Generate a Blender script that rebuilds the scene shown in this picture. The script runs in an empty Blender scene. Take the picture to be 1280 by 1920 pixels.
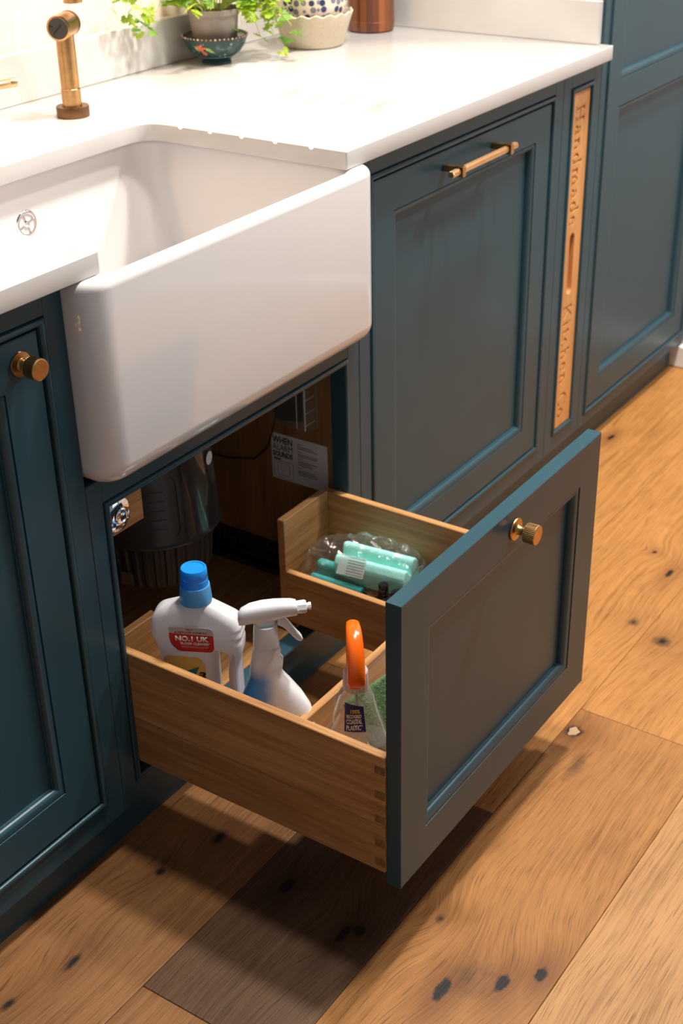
import bpy, bmesh, math, random
from mathutils import Vector, Matrix
random.seed(4)
PI = math.pi
SC = bpy.context.scene
COL = SC.collection

# ---------------------------------------------------------------- camera
right = Vector((0.5600014, -0.8282488, -0.0200585))
up = Vector((0.4119182, 0.2573394, 0.8741281))
fwd = Vector((0.7188337, 0.4977754, -0.4852811))
cd = bpy.data.cameras.new('camera'); cam = bpy.data.objects.new('camera', cd); COL.objects.link(cam)
cam.matrix_world = Matrix((
    (right.x, up.x, -fwd.x, -1.1118135), (right.y, up.y, -fwd.y, -1.1475966),
    (right.z, up.z, -fwd.z, 1.4210003), (0, 0, 0, 1)))
cd.sensor_fit = 'HORIZONTAL'; cd.sensor_width = 24.0
cd.lens = 2565.2334 / 1280 * 24.0
cd.clip_start = 0.05; cd.clip_end = 50
cd.dof.use_dof = True; cd.dof.focus_distance = 1.72; cd.dof.aperture_fstop = 7.1
SC.camera = cam

# ---------------------------------------------------------------- world, lamps, exposure
w = bpy.data.worlds.new('world'); SC.world = w; w.use_nodes = True
w.node_tree.nodes['Background'].inputs[0].default_value = (0.80, 0.90, 1.0, 1)
w.node_tree.nodes['Background'].inputs[1].default_value = 0.165


def lamp(name, loc, target, power, size, col, shape='DISK', size_y=None, spread=180):
    d = bpy.data.lights.new(name, 'AREA'); d.energy = power; d.shape = shape; d.size = size
    if size_y: d.size_y = size_y
    d.color = col; d.spread = math.radians(spread)
    o = bpy.data.objects.new(name, d); COL.objects.link(o); o.location = loc
    o.rotation_euler = (Vector(target) - Vector(loc)).to_track_quat('-Z', 'Y').to_euler()
    return o


lamp('ceiling_spot_light', (1.20, -0.44, 3.2), (1.1, -0.44, 0), 70, 0.24, (1.0, 0.94, 0.86))
lamp('ceiling_spot_light', (0.42, -0.50, 3.2), (0.42, -0.5, 0), 36, 0.24, (1.0, 0.92, 0.82))
lamp('ceiling_spot_light', (2.0, -1.10, 3.2), (2.0, -0.9, 0), 50, 0.24, (1.0, 0.95, 0.88))
lamp('cool_fill_light', (1.6, -3.6, 1.9), (1.2, 0.0, 0.5), 8, 1.8, (0.80, 0.90, 1.0), 'RECTANGLE', 1.4)  # soft cool fill added on the room side, not an actual window
lamp('under_cabinet_light', (0.45, 0.50, 1.42), (0.45, 0.48, 0), 2.6, 1.3, (1.0, 0.60, 0.28), 'RECTANGLE', 0.03)
SC.view_settings.view_transform = 'Standard'; SC.view_settings.look = 'None'
SC.view_settings.gamma = 1.0; SC.view_settings.use_curve_mapping = False
SC.view_settings.exposure = 0.40


# ---------------------------------------------------------------- materials
class NT:
    def __init__(s, name):
        s.m = bpy.data.materials.new(name); s.m.use_nodes = True
        s.t = s.m.node_tree; s.t.nodes.clear()
        s.out = s.n('ShaderNodeOutputMaterial')

    def n(s, typ, **kw):
        nd = s.t.nodes.new(typ)
        for k, v in kw.items():
            if k.startswith('i'):
                key = int(k[1:]) if k[1:].isdigit() else k[1:].replace('_', ' ')
                s.set(nd.inputs[key], v)
            else: setattr(nd, k, v)
        return nd

    def set(s, sock, v):
        if isinstance(v, bpy.types.NodeSocket): s.t.links.new(v, sock)
        elif isinstance(v, bpy.types.Node): s.t.links.new(v.outputs[0], sock)
        else: sock.default_value = v

    def math(s, op, a, b=0.0, c=None, clamp=False):
        nd = s.n('ShaderNodeMath', operation=op, use_clamp=clamp)
        s.set(nd.inputs[0], a); s.set(nd.inputs[1], b)
        if c is not None: s.set(nd.inputs[2], c)
        return nd.outputs[0]

    def pos(s):
        g = s.n('ShaderNodeNewGeometry'); sp = s.n('ShaderNodeSeparateXYZ'); s.set(sp.inputs[0], g.outputs['Position'])
        return g.outputs['Position'], sp.outputs[0], sp.outputs[1], sp.outputs[2]

    def xyz(s, x, y, z):
        c = s.n('ShaderNodeCombineXYZ'); s.set(c.inputs[0], x); s.set(c.inputs[1], y); s.set(c.inputs[2], z)
        return c.outputs[0]

    def noise(s, vec, scale, detail=2.0, rough=0.5, dist=0.0):
        nd = s.n('ShaderNodeTexNoise'); s.set(nd.inputs['Vector'], vec)
        nd.inputs['Scale'].default_value = scale; nd.inputs['Detail'].default_value = detail
        nd.inputs['Roughness'].default_value = rough; nd.inputs['Distortion'].default_value = dist
        return nd.outputs[0]

    def ramp(s, f, stops, interp='LINEAR'):
        r = s.n('ShaderNodeValToRGB'); s.set(r.inputs[0], f); cr = r.color_ramp; cr.interpolation = interp
        while len(cr.elements) < len(stops): cr.elements.new(0.5)
        for e, (p, c) in zip(cr.elements, stops):
            e.position = p; e.color = (*c, 1) if len(c) == 3 else c
        return r.outputs[0]

    def mix(s, f, a, b, mode='MIX'):
        nd = s.n('ShaderNodeMix', data_type='RGBA', blend_type=mode)
        s.set(nd.inputs[0], f)
        for i, v in ((6, a), (7, b)):
            s.set(nd.inputs[i], (*v, 1) if isinstance(v, tuple) and len(v) == 3 else v)
        return nd.outputs[2]

    def bump(s, h, strength=0.2, dist=0.001):
        b = s.n('ShaderNodeBump'); s.set(b.inputs['Height'], h)
        b.inputs['Strength'].default_value = strength; b.inputs['Distance'].default_value = dist
        return b.outputs[0]

    def pbsdf(s, col, rough=0.5, metal=0.0, normal=None, **kw):
        p = s.n('ShaderNodeBsdfPrincipled')
        s.set(p.inputs['Base Color'], (*col, 1) if isinstance(col, tuple) and len(col) == 3 else col)
        s.set(p.inputs['Roughness'], rough); p.inputs['Metallic'].default_value = metal
        if normal is not None: s.set(p.inputs['Normal'], normal)
        for k, v in kw.items(): s.set(p.inputs[k.replace('_', ' ')], v)
        s.t.links.new(p.outputs[0], s.out.inputs[0])
        return p


def simple(name, col, rough=0.5, metal=0.0, var=0.06, scale=40, bump=0.0, bscale=300, **kw):
    t = NT(name); P, x, y, z = t.pos()
    f = t.noise(P, scale, 3)
    c = t.ramp(f, [(0.3, tuple(v * (1 - var) for v in col)), (0.7, tuple(min(1, v * (1 + var)) for v in col))])
    nm = t.bump(t.noise(P, bscale, 2), bump, 0.0005) if bump else None
    t.pbsdf(c, rough, metal, nm, **kw)
    return t.m


def wood(name, axis, c0, c1, c2, rough=0.45, ring=90, fine=1.0, offs=0.0, bumps=0.25):
    """plain board: grain runs along axis"""
    t = NT(name); P, x, y, z = t.pos()
    a = {'x': (x, y, z), 'y': (y, z, x), 'z': (z, x, y)}[axis]
    L = t.math('ADD', a[0], offs)
    warp = t.noise(t.xyz(t.math('MULTIPLY', L, 2.2), t.math('MULTIPLY', a[1], 6), t.math('MULTIPLY', a[2], 6)), 1.0, 2)
    u = t.math('ADD', t.math('MULTIPLY', a[1], ring), t.math('MULTIPLY', warp, 3))
    v = t.math('ADD', t.math('MULTIPLY', a[2], ring), t.math('MULTIPLY', warp, 3))
    g = t.noise(t.xyz(t.math('MULTIPLY', L, 3), u, v), 1.0, 4, 0.55)
    f = t.noise(t.xyz(t.math('MULTIPLY', L, 14), t.math('MULTIPLY', a[1], 420 * fine), t.math('MULTIPLY', a[2], 420 * fine)), 1.0, 3, 0.6)
    s = t.math('ADD', t.math('MULTIPLY', g, 0.65), t.math('MULTIPLY', f, 0.35))
    c = t.ramp(s, [(0.33, c0), (0.5, c1), (0.66, c2)])
    nm = t.bump(f, bumps, 0.0006)
    t.pbsdf(c, rough, 0, nm)
    return t.m


def floor_plank_mat(name, tint, offs, knots, amp=0.022, dark=0.0):
    """knots: (x, y, sx, sy, darkness) in world metres"""
    t = NT(name); P, x, y, z = t.pos()
    wx = t.noise(t.xyz(t.math('ADD', t.math('MULTIPLY', x, 2.1), offs), t.math('MULTIPLY', y, 4.0), 0.0), 1.0, 3, 0.5)
    h = t.math('ADD', y, t.math('MULTIPLY', wx, 0.038))
    nz = t.noise(P, 45, 3, 0.6)
    kd = None; kh = None
    for (kx, ky, sx, sy, dk) in knots:
        dx = t.math('DIVIDE', t.math('SUBTRACT', x, kx), sx); dy = t.math('DIVIDE', t.math('SUBTRACT', y, ky), sy)
        r2 = t.math('ADD', t.math('MULTIPLY', dx, dx), t.math('MULTIPLY', dy, dy))
        wid = t.math('MULTIPLY', t.math('POWER', 2.718, t.math('MULTIPLY', r2, -0.035)), amp)
        h = t.math('ADD', h, wid)
        rr = t.math('ADD', t.math('SQRT', r2), t.math('MULTIPLY', t.math('SUBTRACT', nz, 0.5), 1.3))
        core = t.math('MULTIPLY', t.math('SUBTRACT', 1.0, rr, clamp=True), 2.6 * dk, clamp=True)
        halo = t.math('MULTIPLY', t.math('POWER', 2.718, t.math('MULTIPLY', r2, -0.085)), 0.80 * dk)
        kd = core if kd is None else t.math('MAXIMUM', kd, core)
        kh = halo if kh is None else t.math('MAXIMUM', kh, halo)
    band = t.noise(t.xyz(t.math('MULTIPLY', x, 0.8), t.math('MULTIPLY', h, 150), offs), 1.0, 3, 0.6)
    fib = t.noise(t.xyz(t.math('MULTIPLY', x, 12), t.math('MULTIPLY', h, 560), offs), 1.0, 3, 0.65)
    pore = t.noise(t.xyz(t.math('MULTIPLY', x, 18), t.math('MULTIPLY', h, 700), offs + 3), 1.0, 1, 0.5)
    blot = t.noise(t.xyz(t.math('MULTIPLY', x, 5), t.math('MULTIPLY', y, 11), offs + 7), 1.0, 3, 0.55)
    s = t.math('ADD', t.math('MULTIPLY', band, 0.40), t.math('ADD', t.math('MULTIPLY', fib, 0.36), t.math('MULTIPLY', blot, 0.34)))
    lo = tuple(v * q for v, q in zip(tint, (0.60, 0.55, 0.50))); hi = tuple(min(1, v * q) for v, q in zip(tint, (1.22, 1.26, 1.32)))
    c = t.ramp(s, [(0.38, lo), (0.54, tint), (0.72, hi)])
    pm = t.ramp(pore, [(0.30, (1, 1, 1)), (0.42, (0, 0, 0))])
    c = t.mix(t.math('MULTIPLY', pm, 0.65), c, tuple(v * q for v, q in zip(tint, (0.30, 0.25, 0.2))))
    if kh is not None:
        c = t.mix(t.math('MULTIPLY', kh, t.math('ADD', t.math('MULTIPLY', blot, 0.9), 0.5), clamp=True), c, tuple(v * q for v, q in zip(tint, (0.36, 0.26, 0.24))))
        c = t.mix(kd, c, (0.012, 0.009, 0.008))
    nm = t.bump(t.math('ADD', t.math('MULTIPLY', fib, 0.6), t.math('MULTIPLY', band, 0.5)), 0.45, 0.0010)
    rg = t.math('ADD', 0.34, t.math('MULTIPLY', fib, 0.24))
    t.pbsdf(c, rg, 0, nm, Specular_IOR_Level=0.24)
    return t.m


def paint(name, col, rough=0.33):
    t = NT(name); P, x, y, z = t.pos()
    c = t.ramp(t.noise(P, 6, 2), [(0.3, tuple(v * 0.96 for v in col)), (0.7, tuple(v * 1.04 for v in col))])
    nm = t.bump(t.noise(P, 420, 2), 0.05, 0.0005)
    t.pbsdf(c, rough, 0, nm, Specular_IOR_Level=0.36)
    return t.m


def quartz(name):
    t = NT(name); P, x, y, z = t.pos()
    q = t.n('ShaderNodeVectorMath', operation='ADD'); t.set(q.inputs[0], P)
    n1 = t.noise(P, 2.2, 4, 0.6); v = t.xyz(n1, t.noise(P, 3.1, 3), 0.0)
    t.set(q.inputs[1], v)
    vn = t.noise(q.outputs[0], 2.0, 5, 0.55)
    line = t.math('ABSOLUTE', t.math('SUBTRACT', vn, 0.5))
    m = t.ramp(line, [(0.0, (1, 1, 1)), (0.014, (0, 0, 0))])
    fade = t.ramp(t.noise(P, 3.3, 2), [(0.5, (0, 0, 0)), (0.68, (1, 1, 1))])
    f = t.math('MULTIPLY', t.math('MULTIPLY', m, fade), 0.5)
    base = t.ramp(t.noise(P, 9, 3), [(0.3, (0.53, 0.51, 0.49)), (0.7, (0.57, 0.555, 0.54))])
    c = t.mix(f, base, (0.52, 0.47, 0.42))
    t.pbsdf(c, 0.16)
    return t.m


M = {}
M['paint'] = paint('teal_paint', (0.021, 0.062, 0.084))
M['quartz'] = quartz('white_quartz')
M['ceramic'] = simple('white_glazed_fireclay', (0.70, 0.675, 0.67), 0.12, var=0.01, scale=5, Coat_Weight=0.5, Coat_Roughness=0.05)
OAK = ((0.25, 0.108, 0.034), (0.41, 0.200, 0.068), (0.52, 0.285, 0.112))
M['oak_x'] = wood('oak_grain_along_run', 'x', *OAK)
M['oak_y'] = wood('oak_grain_along_depth', 'y', *OAK)
M['oak_y2'] = wood('oak_darker_board', 'y', *[tuple(v * 0.8 for v in c) for c in OAK], offs=2.3)
M['oak_z'] = wood('oak_grain_upright', 'z', *[tuple(v * 0.72 for v in c) for c in OAK], ring=40)
M['oak_end'] = wood('oak_end_grain', 'x', *[tuple(v * 0.5 for v in c) for c in OAK])
M['oak_board'] = wood('carved_oak', 'z', (0.50, 0.22, 0.065), (0.64, 0.31, 0.10), (0.74, 0.39, 0.14), ring=30, bumps=0.1)
M['brass'] = simple('aged_brass', (0.56, 0.33, 0.14), 0.28, 1.0, var=0.12, scale=60)
M['brass_dark'] = simple('bronzed_brass', (0.20, 0.105, 0.05), 0.38, 0.9, var=0.15, scale=60)
M['brass_soft'] = simple('brushed_brass', (0.72, 0.46, 0.24), 0.33, 1.0, var=0.08, scale=60)
M['chrome'] = simple('chrome', (0.85, 0.85, 0.87), 0.06, 1.0, var=0.01)
M['black'] = simple('black_plastic', (0.012, 0.012, 0.013), 0.4)
M['gloss_black'] = simple('gloss_black_plastic', (0.008, 0.007, 0.007), 0.14)
M['disposer'] = simple('charcoal_plastic', (0.048, 0.048, 0.050), 0.30, var=0.08)
M['disposer_lo'] = simple('charcoal_ribbed_plastic', (0.034, 0.033, 0.031), 0.42, var=0.1)
M['metal_rail'] = simple('dark_runner_steel', (0.035, 0.038, 0.036), 0.45, 0.5)
M['paper'] = simple('white_paper', (0.72, 0.70, 0.70), 0.75, var=0.03)
M['ink'] = simple('black_ink', (0.015, 0.012, 0.012), 0.6)
M['ink_grey'] = simple('grey_ink', (0.16, 0.14, 0.14), 0.6)
M['red'] = simple('red_print', (0.56, 0.008, 0.014), 0.4)
M['red_text'] = simple('maroon_print', (0.36, 0.03, 0.04), 0.4)
M['silver_print'] = simple('silver_print', (0.50, 0.46, 0.48), 0.4)
M['white_print'] = simple('white_print', (0.85, 0.85, 0.85), 0.45)
M['blue_print'] = simple('blue_print', (0.0, 0.18, 0.36), 0.4)
M['navy'] = simple('navy_print', (0.010, 0.022, 0.17), 0.4)
M['yellow_text'] = simple('yellow_print', (0.80, 0.52, 0.03), 0.4)
M['bluewhite_print'] = simple('pale_blue_print', (0.10, 0.35, 0.8), 0.4, scale=90, var=0.4)
M['wall'] = simple('cream_wall', (0.70, 0.61, 0.53), 0.7, bump=0.1)
M['white_wall'] = simple('white_wall', (0.72, 0.66, 0.64), 0.7, bump=0.1)
M['skirting'] = simple('white_gloss_skirting', (0.82, 0.80, 0.78), 0.3)
M['grey_pot'] = simple('taupe_plastic_pot', (0.27, 0.225, 0.20), 0.5)
M['soil'] = simple('dark_soil', (0.03, 0.02, 0.012), 0.9, var=0.5, scale=300, bump=0.8)
M['pipe'] = simple('grey_waste_pipe', (0.28, 0.24, 0.22), 0.4)


def mat_yellow_label():
    t = NT('yellow_lemon_print'); P, x, y, z = t.pos()
    v = t.n('ShaderNodeTexVoronoi'); t.set(v.inputs['Vector'], t.xyz(t.math('MULTIPLY', y, 1.0), t.math('MULTIPLY', z, 1.3), 0.0)); v.inputs['Scale'].default_value = 75
    c = t.ramp(v.outputs[0], [(0.0, (0.86, 0.40, 0.01)), (0.12, (0.72, 0.44, 0.02)), (0.32, (0.75, 0.50, 0.04)), (0.42, (0.66, 0.50, 0.20)), (0.8, (0.72, 0.52, 0.16))])
    t.pbsdf(c, 0.4); return t.m


def mat_plastic(name, col, rough=0.35, trans=0.3):
    t = NT(name); P, x, y, z = t.pos()
    c = t.ramp(t.noise(P, 20, 2), [(0.3, tuple(v * 0.98 for v in col)), (0.7, col)])
    p = t.pbsdf(c, rough)
    tr = t.n('ShaderNodeBsdfTranslucent'); t.set(tr.inputs[0], c)
    mx = t.n('ShaderNodeMixShader'); mx.inputs[0].default_value = trans
    t.t.links.new(p.outputs[0], mx.inputs[1]); t.t.links.new(tr.outputs[0], mx.inputs[2]); t.t.links.new(mx.outputs[0], t.out.inputs[0])
    return t.m


def mat_spray_body():
    t = NT('white_plastic_with_blue_fade'); P, x, y, z = t.pos()
    g = t.n('ShaderNodeTexCoord'); sp = t.n('ShaderNodeSeparateXYZ'); t.set(sp.inputs[0], g.outputs['Object'])
    n = t.noise(P, 30, 3)
    e = t.math('ADD', sp.outputs[0], t.math('MULTIPLY', n, 0.012))
    m = t.ramp(t.math('MULTIPLY_ADD', e, 10.0, 0.5), [(0.28, (0.01, 0.27, 0.84)), (0.44, (0.12, 0.32, 0.78)), (0.60, (0.84, 0.84, 0.86))])
    zz = t.math('MULTIPLY_ADD', sp.outputs[2], -38.0, 6.7, clamp=True)
    c = t.mix(zz, (0.84, 0.84, 0.86), m)
    t.pbsdf(c, 0.22); return t.m


def mat_clear(name, col=(1, 1, 1), rough=0.03, dens=0.12, bump=0.0):
    """thin clear plastic: mostly see-through with a reflecting skin"""
    t = NT(name); P, x, y, z = t.pos()
    nm = t.bump(t.noise(P, 60, 3, 0.6), bump, 0.004) if bump else None
    tr = t.n('ShaderNodeBsdfTransparent'); tr.inputs[0].default_value = (*col, 1)
    gl = t.n('ShaderNodeBsdfGlossy'); gl.inputs['Roughness'].default_value = rough
    if nm is not None: t.set(gl.inputs['Normal'], nm)
    fr = t.n('ShaderNodeLayerWeight'); fr.inputs[0].default_value = 0.5
    if nm is not None: t.set(fr.inputs['Normal'], nm)
    mx = t.n('ShaderNodeMixShader'); t.set(mx.inputs[0], t.math('MULTIPLY_ADD', t.math('POWER', fr.outputs['Facing'], 2.4), 0.65, 0.05, clamp=True))
    t.t.links.new(tr.outputs[0], mx.inputs[1]); t.t.links.new(gl.outputs[0], mx.inputs[2])
    df = t.n('ShaderNodeBsdfDiffuse'); df.inputs[0].default_value = (0.8, 0.8, 0.8, 1)
    m2 = t.n('ShaderNodeMixShader'); m2.inputs[0].default_value = dens
    t.t.links.new(mx.outputs[0], m2.inputs[1]); t.t.links.new(df.outputs[0], m2.inputs[2]); t.t.links.new(m2.outputs[0], t.out.inputs[0])
    return t.m


def mat_dots():
    t = NT('cream_glaze_with_blue_dots'); P, x, y, z = t.pos()
    g = t.n('ShaderNodeTexCoord')
    v = t.n('ShaderNodeTexVoronoi'); t.set(v.inputs['Vector'], g.outputs['Object']); v.inputs['Scale'].default_value = 70; v.inputs['Randomness'].default_value = 0.45
    m = t.ramp(v.outputs['Distance'], [(0.40, (1, 1, 1)), (0.46, (0, 0, 0))])
    sp = t.n('ShaderNodeSeparateColor'); t.set(sp.inputs[0], v.outputs['Color'])
    k = t.ramp(sp.outputs[0], [(0.0, (0.012, 0.02, 0.09)), (0.5, (0.02, 0.03, 0.12)), (0.52, (0.17, 0.17, 0.22)), (1.0, (0.26, 0.24, 0.27))], 'CONSTANT')
    c = t.mix(m, (0.72, 0.60, 0.48), k)
    t.pbsdf(c, 0.25); return t.m


def mat_bowl():
    t = NT('dark_green_glaze_with_spots'); P, x, y, z = t.pos()
    g = t.n('ShaderNodeTexCoord')
    v = t.n('ShaderNodeTexVoronoi'); t.set(v.inputs['Vector'], g.outputs['Object']); v.inputs['Scale'].default_value = 75
    m = t.ramp(v.outputs['Distance'], [(0.14, (1, 1, 1)), (0.20, (0, 0, 0))])
    c = t.mix(t.math('MULTIPLY', m, 0.8), (0.006, 0.045, 0.042), (0.30, 0.42, 0.36))
    t.pbsdf(c, 0.18); return t.m


def mat_staves():
    t = NT('walnut_and_acacia_staves'); P, x, y, z = t.pos()
    g = t.n('ShaderNodeTexCoord'); sp = t.n('ShaderNodeSeparateXYZ'); t.set(sp.inputs[0], g.outputs['Object'])
    a = t.math('ARCTAN2', sp.outputs[1], sp.outputs[0])
    seg = t.math('FLOOR', t.math('MULTIPLY', a, 3.6))
    wn = t.n('ShaderNodeTexWhiteNoise', noise_dimensions='1D'); t.set(wn.inputs['W'], seg)
    c = t.ramp(wn.outputs[0], [(0.0, (0.07, 0.016, 0.006)), (0.45, (0.16, 0.042, 0.012)), (1.0, (0.42, 0.13, 0.025))])
    gr = t.noise(t.xyz(t.math('MULTIPLY', a, 26), t.math('MULTIPLY', sp.outputs[2], 9), 0), 1.0, 3)
    c = t.mix(t.math('MULTIPLY', gr, 0.5), c, (0.05, 0.014, 0.006))
    t.pbsdf(c, 0.3); return t.m


def mat_scour(name, c0, c1, c2=None):
    t = NT(name); P, x, y, z = t.pos()
    n = t.noise(P, 260, 4, 0.7)
    st = [(0.35, c0), (0.6, c1)] + ([(0.75, c2)] if c2 else [])
    c = t.ramp(n, st)
    t.pbsdf(c, 0.9, 0, t.bump(n, 0.9, 0.003)); return t.m


def mat_sponge(name, c):
    t = NT(name); P, x, y, z = t.pos()
    n = t.noise(P, 420, 3, 0.7)
    col = t.ramp(n, [(0.3, tuple(v * 0.85 for v in c)), (0.6, c)])
    t.pbsdf(col, 0.85, 0, t.bump(n, 0.5, 0.001), Subsurface_Weight=0.25, Subsurface_Radius=(0.003, 0.009, 0.009), Subsurface_Scale=1.0); return t.m


def mat_bag():
    t = NT('white_bag_with_black_print'); P, x, y, z = t.pos()
    v = t.n('ShaderNodeTexVoronoi', feature='DISTANCE_TO_EDGE'); t.set(v.inputs['Vector'], P); v.inputs['Scale'].default_value = 95
    m = t.ramp(v.outputs[0], [(0.02, (1, 1, 1)), (0.05, (0, 0, 0))])
    k = t.ramp(t.noise(P, 50, 2), [(0.50, (0, 0, 0)), (0.56, (1, 1, 1))])
    c = t.mix(t.math('MULTIPLY', m, k), (0.68, 0.64, 0.62), (0.02, 0.02, 0.05))
    t.pbsdf(c, 0.4); return t.m


def mat_leaf(name, c0, c1):
    t = NT(name); P, x, y, z = t.pos()
    c = t.ramp(t.noise(P, 30, 2), [(0.3, c0), (0.7, c1)])
    p = t.pbsdf(c, 0.45)
    tr = t.n('ShaderNodeBsdfTranslucent'); t.set(tr.inputs[0], c)
    mx = t.n('ShaderNodeMixShader'); mx.inputs[0].default_value = 0.4
    t.t.links.new(p.outputs[0], mx.inputs[1]); t.t.links.new(tr.outputs[0], mx.inputs[2]); t.t.links.new(mx.outputs[0], t.out.inputs[0])
    return t.m


def mat_linen_ceramic():
    t = NT('cream_ceramic_linen_texture'); P, x, y, z = t.pos()
    g = t.n('ShaderNodeTexCoord'); sp = t.n('ShaderNodeSeparateXYZ'); t.set(sp.inputs[0], g.outputs['Object'])
    a = t.math('MULTIPLY', t.math('ARCTAN2', sp.outputs[1], sp.outputs[0]), 60)
    n = t.noise(t.xyz(a, t.math('MULTIPLY', sp.outputs[2], 120), 0), 1.0, 2)
    n2 = t.noise(t.xyz(t.math('MULTIPLY', a, 0.2), t.math('MULTIPLY', sp.outputs[2], 900), 0), 1.0, 2)
    s = t.math('ADD', t.math('MULTIPLY', n, 0.5), t.math('MULTIPLY', n2, 0.5))
    c = t.ramp(s, [(0.35, (0.52, 0.42, 0.30)), (0.6, (0.66, 0.56, 0.43))])
    t.pbsdf(c, 0.6, 0, t.bump(s, 0.3, 0.001)); return t.m


M['yellow_label'] = mat_yellow_label()
M['milky'] = mat_plastic('milky_white_plastic', (0.74, 0.73, 0.76), 0.3, 0.3)
M['blue_cap'] = mat_plastic('sky_blue_plastic', (0.02, 0.34, 0.86), 0.25, 0.3)
M['blue_skirt'] = mat_plastic('frosted_blue_plastic', (0.12, 0.46, 0.80), 0.3, 0.35)
M['white_plastic'] = simple('white_plastic', (0.80, 0.80, 0.83), 0.25, var=0.01)
M['spray_body'] = mat_spray_body()
M['orange'] = simple('orange_plastic', (0.90, 0.135, 0.006), 0.18, var=0.03)
M['orange_side'] = simple('pale_orange_plastic', (0.80, 0.25, 0.10), 0.3, var=0.03)
M['frosted'] = mat_plastic('frosted_collar_plastic', (0.74, 0.66, 0.60), 0.35, 0.4)
M['strip'] = mat_clear('frosted_strip_print', (1, 1, 1), 0.4, 0.28)
M['clear'] = mat_clear('clear_bottle_plastic', (0.96, 0.97, 0.96), 0.04, 0.09)
M['film'] = mat_clear('clear_crinkled_film', (1, 1, 1), 0.06, 0.025, 1.0)
M['blister'] = mat_clear('clear_blister_plastic', (0.92, 0.9, 0.88), 0.1, 0.07, 0.3)
M['smoke'] = mat_clear('smoked_clear_plastic', (0.42, 0.42, 0.42), 0.08, 0.05, 0.0)
M['dots'] = mat_dots(); M['bowl'] = mat_bowl(); M['staves'] = mat_staves(); M['linen'] = mat_linen_ceramic()
M['scour'] = mat_scour('green_scouring_fibre', (0.03, 0.085, 0.035), (0.13, 0.24, 0.09), (0.42, 0.42, 0.15))
M['sponge'] = mat_sponge('turquoise_sponge', (0.36, 0.80, 0.72))
M['sponge_dark'] = mat_sponge('deep_teal_sponge', (0.02, 0.26, 0.24))
M['sponge_orange'] = mat_sponge('orange_sponge', (0.80, 0.30, 0.14))
M['bag'] = mat_bag()
M['leaf'] = mat_leaf('bright_green_leaf', (0.22, 0.40, 0.02), (0.46, 0.58, 0.03))
M['leaf2'] = mat_leaf('mid_green_leaf', (0.08, 0.22, 0.02), (0.20, 0.38, 0.03))
M['stem'] = simple('pale_green_stem', (0.40, 0.48, 0.10), 0.5)
M['cream_dot'] = simple('cream_glaze_dot', (0.78, 0.70, 0.52), 0.3)
M['rim_brown'] = simple('brown_glaze', (0.05, 0.018, 0.012), 0.25)
M['rose'] = simple('rose_glaze', (0.62, 0.12, 0.08), 0.3, var=0.4, scale=200)
M['leafglaze'] = simple('green_yellow_glaze', (0.30, 0.42, 0.10), 0.3, var=0.4, scale=150)


# ---------------------------------------------------------------- geometry helpers
def link(name, me, mat=None, parent=None, kind=None, smooth=False):
    o = bpy.data.objects.new(name, me); COL.objects.link(o)
    if mat and not me.materials: me.materials.append(M[mat] if isinstance(mat, str) else mat)
    if smooth:
        for p in me.polygons: p.use_smooth = True
        if smooth is not True:
            me.set_sharp_from_angle(angle=math.radians(smooth))
    if parent:
        o.parent = parent
        if parent.type == 'EMPTY': o.matrix_parent_inverse = parent.matrix_basis.inverted()
        else: o.matrix_parent_inverse = WORLD.get(parent.name, Matrix()).inverted()
    if kind: o['kind'] = kind
    return o


WORLD = {}


def tag(o, label, cat, group=None):
    o['label'] = label; o['category'] = cat
    if group: o['group'] = group
    return o


def thing(name, loc, label, cat, group=None, rz=0.0):
    o = bpy.data.objects.new(name, None); COL.objects.link(o); o.empty_display_size = 0.02
    o.location = loc; o.rotation_euler = (0, 0, rz)
    o.matrix_basis = Matrix.Translation(loc) @ Matrix.Rotation(rz, 4, 'Z')
    return tag(o, label, cat, group)


def bm_mesh(bm, name='m'):
    bmesh.ops.recalc_face_normals(bm, faces=bm.faces)
    me = bpy.data.meshes.new(name); bm.to_mesh(me); bm.free(); return me


def add_box(bm, x0, x1, y0, y1, z0, z1, bev=0.0, seg=2, rot=None, mat=None):
    r = bmesh.ops.create_cube(bm, size=1.0); vs = r['verts']
    for v in vs: v.co = Vector(((x0 + x1) / 2 + v.co.x * (x1 - x0), (y0 + y1) / 2 + v.co.y * (y1 - y0), (z0 + z1) / 2 + v.co.z * (z1 - z0)))
    if bev:
        es = list({e for v in vs for e in v.link_edges})
        bb = bmesh.ops.bevel(bm, geom=es, offset=bev, segments=seg, affect='EDGES', profile=0.5)
        vs = list({v for f in bb['faces'] for v in f.verts} | {v for v in vs if v.is_valid})
    if mat is not None: bmesh.ops.transform(bm, matrix=mat, verts=vs)
    return vs


def boxes(name, lst, mat, parent=None, bev=0.0008, kind=None, seg=1, xf=None):
    bm = bmesh.new()
    for b in lst: add_box(bm, *b, bev=bev, seg=seg, mat=xf)
    return link(name, bm_mesh(bm), mat, parent, kind)


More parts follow.
